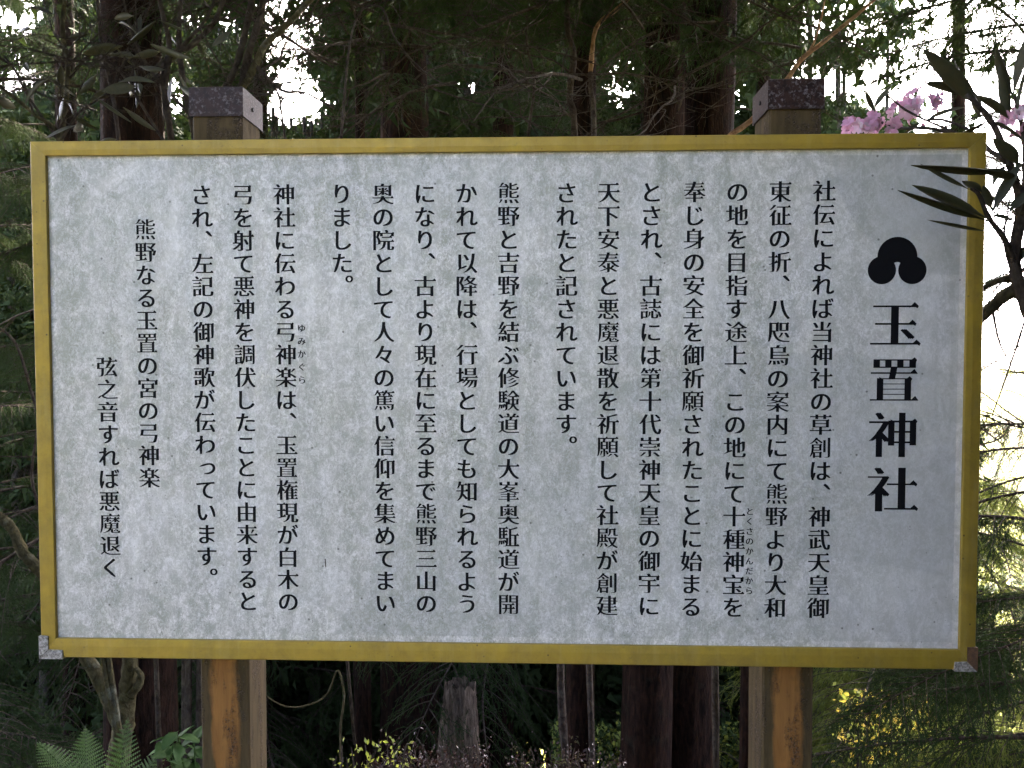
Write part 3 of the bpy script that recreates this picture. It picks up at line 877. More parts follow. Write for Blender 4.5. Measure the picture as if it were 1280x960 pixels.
# ------------------------------------------------------------------ far wood and hillside (nobody could count these)
def tufts(C, S, n_per, leaf, rs):
    """clouds of leaf-sized triangles round the centres C with radii S"""
    n = len(C)*n_per
    c = np.repeat(C, n_per, 0); s_ = np.repeat(S, n_per, 0)
    d = rs.normal(size=(n, 3)); d = unit(d)*rs.uniform(0.25, 1, (n, 1))**0.6
    P = c+d*s_
    a = unit(rs.normal(size=(n, 3))+np.array([0, 0, -0.8])); w = unit(np.cross(a, rs.normal(size=(n, 3))))
    L = leaf*rs.uniform(.6, 1.5, (n, 1))
    V = np.stack([P-w*L*0.22, P+w*L*0.22, P+a*L], 1).reshape(-1, 3)
    return V, np.arange(3*n).reshape(-1, 3)
rs = np.random.RandomState(5)
A = Acc()
C, S = [], []
for k in range(280):
    y = rs.uniform(9.5, 34); x = rs.uniform(-0.85, 0.60)*y
    u = 640+1000*(x/y)
    if 1150 < u: continue
    z0 = ground_z(x, y)
    ztop = 1.5+y*(0.62 if u < 1100 else 0.12)*rs.uniform(.6, 1.2)
    zc = z0+0.12*(ztop-z0)
    for zz in np.arange(0.5, ztop, 0.3):
        if open_sky((x, y, zz)) and k % 9: ztop = max(zz, 1.0); break
    r0 = rs.uniform(.08, .17)
    V, F = np_tube(np.array([[x, y, z0-.5], [x+.1, y, (z0+ztop)/2], [x, y, ztop]]), r0, 0.03, 8); A.add(V, F, 0)
    nl = int((ztop-zc)/0.45)
    for j in range(nl):
        q = j/max(nl, 1); z = zc+(ztop-zc)*q
        rad = (1.9*(1-q)**0.6+0.3)
        for b_ in range(5):
            az = rs.uniform(0, 6.28); rr = rad*rs.uniform(.35, 1)
            c = (x+math.cos(az)*rr, y+math.sin(az)*rr, z-0.2*rr)
            if open_sky(c) and rs.rand() < 0.93: continue
            C.append(c); S.append((rad*0.36, rad*0.36, 0.2))
C, S = np.array(C), np.array(S)
nr = C[:, 1] < 15
V, F = tufts(C[nr], S[nr], 44, 0.16, rs); A.add(V, F, 1)
V, F = tufts(C[~nr], S[~nr], 22, 0.30, rs); A.add(V, F, 1)
tag(put('distant_cedar_wood', A.mesh('distant_cedar_wood', [M_bark2, M_wood_far])), kind='stuff')
A = Acc(); C, S = [], []
for k in range(3600):
    y = rs.uniform(60, 620); x = rs.uniform(-0.75, 0.8)*y*1.1
    z0 = ground_z(x, y); s_ = rs.uniform(1.8, 3.6)
    for b_ in range(2):
        C.append((x+rs.normal()*1.2, y+rs.normal()*1.2, z0+s_*(0.6+0.9*b_))); S.append((s_*(1-.3*b_), s_*(1-.3*b_), s_*0.9))
V, F = tufts(np.array(C), np.array(S), 30, 1.5, rs); A.add(V, F, 0)
tag(put('far_hillside_wood', A.mesh('far_hillside_wood', [M_hill_far])), kind='stuff')
# ------------------------------------------------------------------ rhododendron reaching in from the right
def leaf_mesh(name, wid, fold, curl, mat, n=8, tipk=0.62, roll=0.0):
    """a thick leaf one unit long along +x"""
    V, F = [], []
    for i in range(n+1):
        t = i/n
        if t < 0.10: w = 0.012
        else:
            q = (t-0.10)/0.90
            w = wid*(math.sin(math.pi*min(1, q**0.8*1.0))**0.75 if q < 1 else 0)+0.004
        z = -curl*t*t
        for s, k in ((-1, 1), (-0.5, .5), (0, 0), (0.5, .5), (1, 1)):
            V.append((t, s*w*(1-roll*abs(s)), z+fold*w*k*k*(1 if fold > 0 else 1)-roll*w*k))
    for i in range(n):
        for j in range(4):
            a = i*5+j; F.append((a, a+1, a+6, a+5))
    b = len(V)
    V += [(x, y, z-0.008) for x, y, z in V]
    F += [tuple(b+i for i in f[::-1]) for f in F[:n*4]]
    rim = [i*5 for i in range(n+1)]; rim2 = [i*5+4 for i in range(n+1)]
    for a, c in zip(rim, rim[1:]): F.append((a, c, b+c, b+a))
    for a, c in zip(rim2, rim2[1:]): F.append((c, a, b+a, b+c))
    return mesh(name, V, F, [mat], True)
RL = [leaf_mesh('leaf', 0.135, 0.35, 0.10, M_rleaf), leaf_mesh('leaf', 0.115, 0.6, 0.22, M_rleaf), leaf_mesh('leaf', 0.10, -0.9, 0.16, M_rleaf), leaf_mesh('leaf', 0.17, 0.2, 0.06, M_rleaf)]
def leaf_on(root, base, tip, me, wk=1.0, roll=0.0, name='leaf'):
    d = tip-base; L = d.length
    q = d.to_track_quat('X', 'Z')
    o = put(name, me, root, base-root.location)
    o.rotation_mode = 'QUATERNION'; o.rotation_quaternion = q @ Quaternion((1, 0, 0), roll)
    o.scale = (L, L*wk, L*wk)
    return o
rz = ground_z(1.5, 0.1)
rh = thing('rhododendron', (1.5, 0.1, rz), 'pink flowering rhododendron reaching over the upper right corner of the board', 'shrub')
def pxl(pts, y): return [at(p[0], p[1], (p[2] if len(p) > 2 else y)) for p in pts]
def stem(root, pts, r0, r1, mat=M_twig, name='stem', n=6, k=5):
    P = spline(pts, k); mb = MB(); mb.tube(P, ramp(r0, r1, len(P)), n, 0, True, 0.35)
    return mb.build(name, mat, root, True)
stem(rh, [Vector((1.5, 0.1, rz-.1)), Vector((1.32, 0.08, .7)), Vector((1.2, 0.02, 1.15))]+pxl([(1330, 480), (1290, 400), (1268, 330), (1276, 262), (1262, 205), (1238, 150), (1208, 118)], -0.02), 0.022, 0.0035)
stem(rh, pxl([(1268, 330, -.02), (1256, 300, -.05), (1236, 272, -.08), (1224, 244, -.10), (1214, 236, -.11)], 0), 0.0065, 0.003)
stem(rh, pxl([(1276, 262, -.02), (1282, 215, 0), (1278, 160, .03), (1268, 120, .05)], 0), 0.006, 0.003)
stem(rh, pxl([(1262, 205, -.02), (1240, 190, .06), (1205, 172, .13), (1160, 160, .2), (1120, 160, .22), (1092, 148, .22)], 0), 0.0055, 0.0025)
stem(rh, pxl([(1240, 190, .06), (1215, 165, .12), (1180, 150, .2), (1155, 150, .24)], 0), 0.004, 0.0025)
stem(rh, pxl([(1208, 172, .12), (1140, 142, .2), (1110, 120, .2)], 0), 0.003, 0.002)
LV = [  # base px, tip px, y base, y tip, which mesh, width, roll
 ((1262, 216), (1136, 199), -.08, -.13, 2, .55, .5), ((1212, 237), (1149, 203), -.10, -.12, 2, .5, .9), ((1234, 273), (1136, 225), -.09, -.14, 1, .62, .8),
 ((1236, 276), (1120, 232), -.09, -.16, 2, .45, .6), ((1236, 290), (1156, 274), -.08, -.13, 2, .3, 1.2), ((1228, 240), (1203, 224), -.10, -.11, 3, 2.2, .2),
 ((1278, 226), (1222, 209), -.04, -.09, 0, 1.0, .7), ((1226, 136), (1154, 57), .0, -.04, 0, 1.2, .5), ((1232, 142), (1186, 72), .0, -.02, 3, 1.1, 2.4),
 ((1208, 120), (1154, 97), .02, 0, 1, 1.1, .6), ((1092, 137), (1114, 104), .2, .2, 3, 1.7, .4), ((1094, 140), (1080, 112), .2, .18, 0, 1.5, 1.0),
 ((1274, 207), (1243, 170), -.04, -.06, 3, 2.0, .2), ((1262, 152), (1249, 82), .03, .02, 0, 1.2, .9), ((1270, 150), (1284, 66), .03, .02, 0, 1.2, .4),
 ((1262, 150), (1222, 112), .03, .03, 1, 1.4, .4), ((1240, 262), (1228, 230), -.07, -.09, 0, 2.0, .6), ((1240, 264), (1276, 200), -.06, -.05, 0, 1.2, .8),
 ((1262, 264), (1290, 236), -.05, -.05, 3, 2.0, .7), ((1238, 270), (1272, 272), -.08, -.08, 1, 1.4, .9), ((1232, 150), (1290, 172), 0, 0, 1, 1.0, .8),
 ((1225, 148), (1216, 112), .02, .01, 3, 1.6, .3), ((1266, 120), (1292, 20), .05, .05, 0, 1.1, .3), ((1266, 120), (1240, 62), .05, .04, 1, 1.2, 1.2),
 ((1270, 330), (1290, 300), -.02, -.02, 1, 1.6, 1.2), ((1155, 152), (1118, 172), .23, .22, 1, 1.1, .6), ((1155, 152), (1205, 128), .23, .2, 1, 1.0, .9),
 ((1160, 160), (1212, 182), .18, .1, 2, .8, .9), ((1238, 150), (1192, 168), .0, .02, 2, .9, .6), ((1262, 205), (1236, 222), -.02, -.05, 1, 1.5, .3)]
for b, t_, yb, yt, k, wk, rl in LV:
    leaf_on(rh, at(b[0], b[1], yb), at(t_[0], t_[1], yt), RL[k], wk*(.56 if k in (0, 3) else .72), rl)
# flowers: five-lobed funnels gathered in trusses
def flower_mesh(seed, mat):
    rg = random.Random(seed); V, F = [], []
    nl = 30
    for j, (r, z) in enumerate(((0.10, 0.0), (0.20, 0.30), (0.42, 0.55), (0.75, 0.66), (1.0, 0.62))):
        for i in range(nl):
            a = 2*math.pi*i/nl
            lobe = abs(math.cos(2.5*a))**0.5
            rr = r*(1-(0.34*(1-lobe) if j > 2 else 0.06*(1-lobe)))*(1+(rg.uniform(-.05, .05) if j == 4 else 0))
            zz = z+(0.07*math.sin(5*a+seed)+(rg.uniform(-.06, .06)) if j == 4 else 0)
            V.append((rr*math.cos(a), rr*math.sin(a), zz))
    for j in range(4):
        for i in range(nl):
            a, b = j*nl+i, j*nl+(i+1) % nl
            F.append((a, b, b+nl, a+nl))
    return mesh('flower', V, F, [mat], True)
FL = [flower_mesh(1, M_petal), flower_mesh(2, M_petal2), flower_mesh(3, M_petal)]
rg = random.Random(3)
for (u, w, y, n, sp) in ((1152, 134, .24, 17, .040), (1128, 140, .24, 8, .026), (1084, 158, .23, 11, .026), (1062, 163, .24, 5, .018), (1108, 160, .24, 6, .02), (1272, 150, .04, 8, .024)):
    c = at(u, w, y)
    for k in range(n):
        d = Vector((rg.gauss(0, 1), rg.gauss(-.7, .7), rg.gauss(.25, .8))).normalized()
        p = c+d*sp*rg.uniform(.5, 1)
        o = put('flower', rg.choice(FL), rh, p-rh.location)
        o.rotation_mode = 'QUATERNION'; o.rotation_quaternion = (d+Vector((rg.gauss(0, .25), rg.gauss(0, .25), rg.gauss(0, .25)))).to_track_quat('Z', 'Y')
        o.scale = (rg.uniform(.013, .018),)*3
# unseen bush mass added right of the board and before it, to shade it
rs = np.random.RandomState(12); C_, D_ = [], []
for k in range(2200):
    y = rs.uniform(-1.32, 0.45)
    xe = max(0.083+0.61*(y+1.5955)+0.16, 1.06 if y > -.22 else 0)
    c = np.array((xe+abs(rs.normal(0, .38)), y, rs.uniform(0.1, 3.3)))
    if k % 20 == 0:
        cv = Vector(c)
        stem(rh, [Vector((1.5, .1, .3)), (Vector((1.5, .1, .8))+cv)/2+Vector((0.03, 0, -.1)), cv], .010, .003, k=4, n=5)
    for j in range(9):
        a = 6.283*j/9+rs.rand()
        d = np.array((math.cos(a), math.sin(a), rs.uniform(-.5, .4))); C_.append(c); D_.append(d/np.linalg.norm(d))
C_, D_ = np.array(C_), np.array(D_); n_ = len(C_)
w_ = unit(np.cross(D_, np.array([0, 0, 1.0])+rs.normal(0, .4, (n_, 3)))); L_ = rs.uniform(.10, .15, (n_, 1)); nn_ = np.cross(D_, w_)
Q = [C_, C_+D_*L_*.3-w_*L_*.10+nn_*L_*.02, C_+D_*L_*.3+w_*L_*.10+nn_*L_*.02, C_+D_*L_*.7-w_*L_*.13, C_+D_*L_*.7+w_*L_*.13, C_+D_*L_]
V = np.stack(Q, 1).reshape(-1, 3)-np.array(rh.location); ix = np.arange(6*n_).reshape(-1, 6)
F = np.concatenate([ix[:, [0, 2, 1]], ix[:, [1, 2, 4]], ix[:, [1, 4, 3]], ix[:, [3, 4, 5]]])
tag(put('foliage', fastmesh('foliage', V, F, [M_rleaf]), rh), kind='stuff')

# thick mossy branch beside the frame
mt = thing('mossy_tree', (1.95, 0.7, ground_z(1.95, .7)), 'crooked mossy tree whose brown limb curves beside the right side of the frame', 'tree')
stem(mt, [Vector((1.95, .7, -.2)), Vector((1.9, .68, .8))]+pxl([(1400, 440, .6), (1330, 388, .5), (1290, 366, .45), (1262, 366, .42), (1240, 384, .40), (1222, 402, .4), (1195, 430, .4)], 0), .032, .008, M_moss, 'limb', 10)
stem(mt, pxl([(1300, 368, .46), (1270, 350, .46), (1245, 352, .46), (1215, 370, .46)], 0), .014, .005, M_moss, 'limb', 7)
rg = random.Random(4)
for k in range(20):
    q = at(rg.uniform(1245, 1330), rg.uniform(300, 560), rg.uniform(.5, 1.4))
    put('bare_branch', rg.choice(BB), mt, q-mt.location, (rg.uniform(0, 6), rg.uniform(-.6, .6), R(180)+rg.uniform(-.9, .9)), rg.uniform(.10, .24))
for pts in ([(1268, 352), (1255, 300), (1262, 250)], [(1290, 366), (1275, 420), (1258, 470), (1240, 520)], [(1240, 384), (1250, 430), (1272, 470)]):
    stem(mt, pxl(pts, .45), .004, .0015, name='twig', n=4)

# ------------------------------------------------------------------ bare shrub behind the left post
SX = px(230, 1.6)
sh = thing('bare_shrub', (SX, 1.6, ground_z(SX, 1.6)), 'tangled dark shrub stems rising behind the left post and its cap', 'shrub')
STEMS = [
 ([(230, 420), (219, 260), (214, 175), (205, 120), (212, 60), (200, 0), (196, -60)], 5, 3, M_twig),
 ([(240, 430), (246, 260), (243, 175), (232, 120), (224, 60), (226, 0), (230, -50)], 5, 3, M_twig),
 ([(262, 400), (264, 230), (262, 150), (290, 95), (303, 55), (313, 8), (318, -50)], 6, 4, M_twig),
 ([(262, 300), (285, 170), (302, 112), (312, 62), (326, 18), (332, -40)], 6.5, 4.5, M_twig),
 ([(302, 112), (320, 80), (332, 55), (356, 34), (392, -4), (420, -40)], 5.5, 3.5, M_moss),
 ([(214, 175), (205, 82), (240, 56), (266, 30), (284, -10)], 4.5, 3, M_twig),
 ([(180, 420), (152, 200), (141, 120), (128, 60), (120, -20)], 3.5, 2.5, M_twig),
 ([(60, 420), (70, 230), (85, 100), (78, 40), (84, -30)], 4, 3, M_moss),
 ([(60, 300), (75, 178), (42, 142), (-10, 100)], 4, 2.5, M_moss),
 ([(75, 178), (35, 120), (20, 90), (5, 70)], 2.5, 1.5, M_twig),
 ([(318, 82), (345, 112), (352, 140), (358, 190)], 2, 1.2, M_twig),
 ([(312, 72), (350, 112), (382, 116), (418, 136)], 2.5, 1.2, M_twig),
 ([(219, 200), (170, 120), (150, 90), (120, 70)], 2.5, 1.3, M_twig),
 ([(243, 150), (190, 90), (165, 40), (150, -20)], 2.5, 1.5, M_twig),
 ([(226, 60), (260, 20), (275, -30)], 2.5, 1.5, M_twig),
 ([(85, 100), (110, 70), (150, 50), (185, 10)], 2.5, 1.3, M_twig),
 ([(75, 178), (100, 140), (140, 110), (160, 60)], 2.2, 1.2, M_twig),
]
rg = random.Random(8)
for i, (p, a, b, mt_) in enumerate(STEMS):
    y = 1.6
    k = (y+1.6)/1000*.9
    base = [sh.location+Vector(((at(p[0][0], 480, y).x-sh.location.x)*.5, rg.uniform(-.1, .1), -.1))] if p[0][1] >= 300 else []
    stem(sh, base+pxl(p, y), a*k, b*k, mt_, 'stem', 6)
    # side twigs
    P = spline(pxl(p, y), 5)
    for j in range(4):
        q = P[rg.randint(len(P)//3, len(P)-1)]
        o = put('twig', rg.choice(BB), sh, q-sh.location, (rg.uniform(0, 6), rg.uniform(-1.0, .4), rg.uniform(0, 6.28)), rg.uniform(.16, .36))
for k in range(66):
    u, w = rg.choice([(170, 70, 38, 40), (60, 120, 50, 45), (230, 40, 40, 40), (40, 60, 50, 50), (185, 110, 25, 25)])[:4][:2], None
    uu = u[0]+rg.gauss(0, 38); ww = u[1]+rg.gauss(0, 34)
    b_ = at(uu, ww, 1.6+rg.uniform(-.4, .4))
    d = Vector((rg.gauss(0, 1), rg.gauss(0, .7), rg.gauss(-.25, .4))).normalized()
    leaf_on(sh, b_, b_+d*rg.uniform(.09, .15), rg.choice(RL), .9, rg.uniform(-1.5, 1.5))

# bare branch behind the right post, sunlight painted into its upper bark
bx = px(900, 1.9)
ob_ = thing('bare_sapling', (bx, 1.9, ground_z(bx, 1.9)), 'bare orange brown sapling slanting up behind the cap of the right post', 'sapling')
stem(ob_, [Vector((bx, 1.9, -.4)), Vector((bx-.02, 1.9, .6))]+pxl([(880, 230), (905, 182)], 1.9), .016, .0135, M_twig, 'stem', 7)
stem(ob_, pxl([(905, 182), (915, 168), (945, 145), (986, 96), (1002, 74), (1040, 44), (1090, 2), (1120, -30)], 1.9), .0135, .0065, M_orange_sun, 'stem', 9)
stem(ob_, pxl([(990, 90), (1014, 60), (1026, 25), (1034, -20)], 1.9), .006, .0035, M_orange_sun, 'twig', 6)
stem(ob_, pxl([(1040, 44), (1075, 60), (1110, 78), (1150, 70)], 1.9), .003, .0015, M_twig, 'twig', 5)
bx = px(745, 3.4)
oc = thing('bare_sapling', (bx, 3.4, ground_z(bx, 3.4)), 'forked orange twig at the top of the photo left of the big double cedar', 'sapling')
stem(oc, [Vector((bx, 3.4, -1.6)), Vector((bx-.05, 3.4, .4))]+pxl([(742, 200), (739, 110), (738, 90)], 3.4), .020, .015, M_twig, 'stem', 7)
stem(oc, pxl([(738, 90), (745, 36), (768, 14), (792, -6), (810, -30)], 3.4), .015, .009, M_orange_sun, 'stem', 7)  # upper part in the orange bark that has sunlight painted in
bx = px(715, 3.6)
od = thing('crooked_stem', (bx, 3.6, ground_z(bx, 3.6)), 'thin dark crooked stem just left of the medium brown cedar trunk', 'sapling')
stem(od, [Vector((bx, 3.6, -1.6))]+pxl([(700, 800), (712, 400), (718, 170), (712, 120), (717, 70), (709, 30), (712, -40)], 3.6), .026, .018, M_twig, 'stem', 7)
stem(od, pxl([(660, 170), (668, 100), (658, 50), (662, -30)], 3.6), .010, .008, M_twig, 'stem', 5)
stem(od, pxl([(712, 90), (690, 75), (660, 68), (600, 50)], 3.6), .008, .004, M_twig, 'stem', 5)
rg = random.Random(31)
for root_, pts_, y_, n_ in ((ob_, [(1002, 74), (1040, 44), (1090, 2)], 1.9, 7), (oc, [(745, 36), (768, 14), (792, -6)], 3.4, 5), (od, [(712, 170), (712, 70), (712, -20)], 3.6, 8)):
    P_ = spline(pxl(pts_, y_), 4)
    for j in range(n_):
        q = rg.choice(P_)
        put('twig', rg.choice(BB), root_, q-root_.location, (rg.uniform(0, 6), rg.uniform(-.8, .4), rg.uniform(0, 6.28)), rg.uniform(.12, .3)*(1 if y_ < 2 else 1.8))
# an arching bare twig over the board's middle
oe = thing('arching_twig', (px(470, 1.5), 1.5, ground_z(px(470, 1.5), 1.5)), 'thin arching bare twig in front of dark foliage above the middle of the board', 'sapling')
stem(oe, [Vector((px(440, 1.5), 1.5, 0)), at(400, 420, 1.5), at(420, 250, 1.5), at(440, 40, 1.5), at(474, 8, 1.5), at(492, 45, 1.5), at(515, 75, 1.5), at(545, 100, 1.5), at(580, 112, 1.5), at(640, 118, 1.5)], .006, .0015, M_twig, 'stem', 5)
stem(oe, pxl([(492, 45), (500, 20), (498, 0)], 1.5), .002, .001, M_twig, 'twig', 4)

# ------------------------------------------------------------------ mossy forked tree, lower left
fx = px(150, 1.9)
fk = thing('mossy_forked_tree', (fx, 1.9, ground_z(fx, 1.9)-.1), 'slender mossy forked tree at the lower left, its pale limb curving behind the frame', 'tree')
K = 3.5/1000
stem(fk, [Vector((fx-.02, 1.9, ground_z(fx, 1.9)-.1))]+pxl([(143, 985), (150, 940), (156, 900), (160, 860), (163, 815), (170, 700), (160, 500), (175, 300)], 1.9), 15*K, 6*K, M_moss, 'trunk', 12)
stem(fk, pxl([(152, 912), (138, 880), (124, 850), (104, 816), (80, 775), (57, 722), (30, 692), (10, 655), (-40, 625)], 1.9), 9*K, 6*K, M_moss, 'limb', 9)
stem(fk, pxl([(163, 870), (172, 858), (176, 846), (170, 835)], 1.88), 7*K, 3*K, M_moss, 'limb', 7)
stem(fk, pxl([(57, 722), (48, 700), (56, 660), (40, 600), (46, 540)], 1.95), 3*K, 1.5*K, M_twig, 'limb', 6)
stem(fk, pxl([(163, 790), (115, 640), (50, 520), (20, 430), (-20, 400)], 2.1), 3*K, 1.5*K, M_twig, 'limb', 6)
# looping bare tendril right of the left post
stv = thing('looping_twig', (px(400, 2.2), 2.2, ground_z(px(400, 2.2), 2.2)), 'thin pale twig looping under the board right of the left post', 'sapling')
stem(stv, [Vector((px(430, 2.2), 2.2, -.9))]+pxl([(425, 930), (430, 870), (422, 838), (410, 866), (390, 880), (362, 884), (338, 874), (310, 850)], 2.2), .006, .003, M_moss, 'stem', 5)

# ------------------------------------------------------------------ ferns, sapling, low bush
def frond_mesh(seed, n=19):
    rg = random.Random(seed); A_ = MB()
    ax = [Vector((t, 0, 0.30*t-0.42*t*t)) for t in [i/30 for i in range(31)]]
    A_.tube(ax, ramp(.007, .002, 31), 4)
    for i in range(3, n+3):
        t = i/(n+3); p = Vector((t, 0, 0.30*t-0.42*t*t))
        L = 0.26*math.sin(math.pi*min(1, (t*0.92+0.10)))**0.8*(1-t*0.35)
        for s in (-1, 1):
            d = Vector((0.45, s*1.0, -0.12+rg.uniform(-.05, .05))).normalized()
            m_ = 9
            for j in range(m_):
                q = (j+.5)/m_; c = p+d*L*q
                pl = 0.030*(1-q*0.8)
                for e_ in (-1, 1):
                    dd = (Vector((1, 0, 0))*e_+d*0.5).normalized()
                    w = d*L*0.45/m_
                    A_.add([c-w, c+w, c+dd*pl+w*.5, c+dd*pl-w*.2+Vector((0, 0, -.004))], [(0, 1, 2, 3)])
    return mesh('frond', A_.V, A_.F, [M_fern])
FR = [frond_mesh(1), frond_mesh(2)]
def fern(u, y, zoff, fronds, label, seed):
    rg = random.Random(seed); p = at(u, 480, y); z = ground_z(p.x, y)+zoff
    f = thing('fern', (p.x, y, z), label, 'fern', 'ferns at the lower left')
    for (az, pit, sc) in fronds:
        put('frond', rg.choice(FR), f, (0, 0, 0), (rg.uniform(-.25, .25), -pit, az), sc)
    return f
fern(98, 1.35, 0.02, [(R(150), .62, .40), (R(175), .50, .36), (R(205), .35, .36), (R(120), .8, .36), (R(250), .5, .36), (R(300), .5, .32)], 'green fern spreading its fronds in the bottom left corner', 1)
fern(140, 1.5, -0.02, [(R(110), 1.2, .40), (R(60), .9, .34), (R(180), .8, .3), (R(20), .6, .32), (R(290), .5, .3)], 'small fern with an upright frond beside the mossy trunk', 2)
fern(196, 1.45, -0.06, [(R(100), .9, .30), (R(30), .7, .3), (R(200), .5, .26)], 'small fern between the mossy trunk and the left post', 3)
LS = leaf_mesh('leaf', 0.30, 0.25, 0.25, M_sapling)
spx = px(232, 1.15)
sp_ = thing('sapling', (spx, 1.15, ground_z(spx, 1.15)-.05), 'bright green broad-leaved seedling left of the left post', 'sapling')
rg = random.Random(5)
for k in range(5):
    tip = at(225+rg.uniform(-22, 28), 925+rg.uniform(-18, 30), 1.15+rg.uniform(-.08, .08))
    stem(sp_, [sp_.location.copy(), (sp_.location+tip)/2+Vector((0.01, 0, 0)), tip], .004, .002, M_sapling, 'stem', 5)
    for j in range(6):
        a = j*2.4+k; d = Vector((math.cos(a), math.sin(a)*.8-.3, rg.uniform(-.25, .5))).normalized()
        b_ = tip+Vector((0, 0, -.018*(j//2)))
        leaf_on(sp_, b_, b_+d*rg.uniform(.05, .085), LS, 1.0, rg.uniform(-.6, .6))
def low_bush(name, u0, u1, top, y, n, mat, mats2, label, leaf, seed, spread=.10):
    rs = np.random.RandomState(seed); x0, x1 = px(u0, y), px(u1, y); zc = at(640, top, y).z
    xc = (x0+x1)/2
    b_ = thing(name, (xc, y, ground_z(xc, y)), label, 'bush')
    A_ = Acc()
    n_ = n
    x = rs.uniform(x0, x1, n_); prof = np.array([0.05*noise.noise(Vector((v*7, seed, 0))) for v in x])
    z = zc+prof-np.abs(rs.normal(0, 1, n_))*spread; yy = y+rs.normal(0, .10, n_)
    C_ = np.stack([x, yy, z], 1)-np.array(b_.location)
    d = unit(rs.normal(size=(n_, 3))+np.array([0, -.2, .5])); w = unit(np.cross(d, rs.normal(size=(n_, 3))))
    L = leaf*rs.uniform(.6, 1.3, (n_, 1))
    mid = C_+d*L*.5
    V = np.stack([C_, mid-w*L*.26, C_+d*L, mid+w*L*.26], 1).reshape(-1, 3)
    idx = np.arange(4*n_).reshape(-1, 4)
    F = np.concatenate([idx[:, [0, 1, 2]], idx[:, [0, 2, 3]]])
    mi = (rs.rand(n_) < 0.5).astype(int) if mats2 else np.zeros(n_, int)
    me = fastmesh('foliage', V, F, [mat]+([mats2] if mats2 else []), np.concatenate([mi, mi]))
    tag(put('foliage', me, b_), kind='stuff')
    mb = MB()
    for k in range(26):
        q = rs.uniform(x0, x1); p0 = Vector((xc+(q-xc)*.7, y+rs.normal()*.05, ground_z(xc, y)-.05)); p1 = Vector((q, y+rs.normal()*.08, zc+rs.normal()*.03))
        mb.tube(spline([p0, (p0+p1)/2+Vector((rs.normal()*.03, 0, 0)), p1], 3), .0025, 4)
    mb.build('twigs', M_twig, b_)['kind'] = 'stuff'
low_bush('low_bush', 455, 610, 957, 1.35, 2600, M_heath, M_heath, 'low red-brown leafy bush at the bottom edge in front of the bleached stump', .015, 1, .05)
low_bush('low_bush', 632, 790, 961, 1.45, 2400, M_heath, M_moss, 'low dark red bush at the bottom edge below the right half of the board', .015, 2, .05)
low_bush('low_bush', 405, 520, 952, 1.30, 170, M_ygreen, None, 'low bush with small yellow-green leaves at the bottom edge right of the left post', .020, 3, .035)
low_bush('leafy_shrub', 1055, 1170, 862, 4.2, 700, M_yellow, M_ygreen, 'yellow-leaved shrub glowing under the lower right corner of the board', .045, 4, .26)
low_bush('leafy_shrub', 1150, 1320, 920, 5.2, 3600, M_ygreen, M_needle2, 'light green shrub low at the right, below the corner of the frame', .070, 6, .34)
low_bush('leafy_shrub', 690, 1010, 905, 6.5, 5200, M_needle2, M_needle, 'dark green undergrowth between and behind the big cedar trunks', .065, 7, .5)

# ------------------------------------------------------------------ near cedar limbs
def near_tree(name_label, x, y, r, h, limbs, seed, mat=None, trunk=True):
    z0 = ground_z(x, y)-.3
    root = thing('cedar_tree', (x, y, z0), name_label, 'tree', 'cedars standing behind the board')
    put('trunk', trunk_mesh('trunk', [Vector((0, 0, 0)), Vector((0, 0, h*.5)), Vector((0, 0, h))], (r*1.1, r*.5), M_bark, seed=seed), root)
    for (p, az, pit, sc, me) in limbs:
        if me not in BB and p.z > 1.2 and sum(open_sky(p+Vector((math.cos(az), math.sin(az), -pit))*sc*f_) for f_ in (.6, 1.1, 1.6)) >= 1: continue
        put('bare_branch' if me in BB else 'branch', me, root, p-root.location, (0, pit, az), sc)
    add_crown(root, x, y, z0, h, (0, 0), seed, 2.0)
    return root
rg = random.Random(77)
L1 = []
for k in range(15):   # reaching in from the right, under and beside the corner of the frame
    y = rg.uniform(1.3, 3.6); w = rg.uniform(830, 1020)
    L1.append((at(rg.uniform(1310, 1440), w-rg.uniform(40, 110), y), R(180)+rg.uniform(-.55, .45), rg.uniform(-.05, .30), rg.uniform(.5, .9), rg.choice(BR_N+BR+BR_P)))
for u, w, y_, a_, s_ in ((1330, 470, 2.6, 185, .55), (1340, 505, 3.0, 175, .6), (1320, 560, 2.4, 190, .5), (1335, 610, 2.8, 170, .6), (1330, 420, 3.2, 165, .5), (1345, 660, 2.5, 180, .6), (1330, 330, 3.0, 200, .5), (1300, 440, 3.4, 170, .42), (1310, 535, 3.2, 200, .42), (1318, 590, 3.6, 165, .5), (1300, 690, 3.0, 190, .5), (1330, 740, 2.6, 172, .6)):
    L1.append((at(u, w, y_), R(a_)+rg.uniform(-.3, .3), rg.uniform(-.3, .35), s_*rg.uniform(.8, 1.15), rg.choice(BR+BR_P)))
nt = near_tree('nearest cedar at the right, out of frame but its drooping boughs hang beside the corner', at(1500, 480, 2.4).x, 2.4, .16, 13, L1, 3)
for u, w, y_, a_, s_ in ((1335, 70, 3.2, 186, .7), (1345, -10, 3.4, 176, .85), (1310, -60, 3.8, 200, .8), (1345, 130, 3.6, 170, .6), (1360, 30, 3.0, 160, .6)):
    put('branch', rg.choice(BR), nt, at(u, w, y_)-nt.location, (0, rg.uniform(-.1, .2), R(a_)), s_)
L2 = []
for k in range(15):   # over the top, between the two posts and above the right post
    u = rg.uniform(360, 1250)
    if 740 < u < 950: continue
    L2.append((at(u, rg.uniform(-150, -20), rg.uniform(3.2, 4.6)), R(-90)+rg.uniform(-1.4, 1.4), rg.uniform(.0, .5), rg.uniform(.6, 1.0), rg.choice(BR+BR_N)))
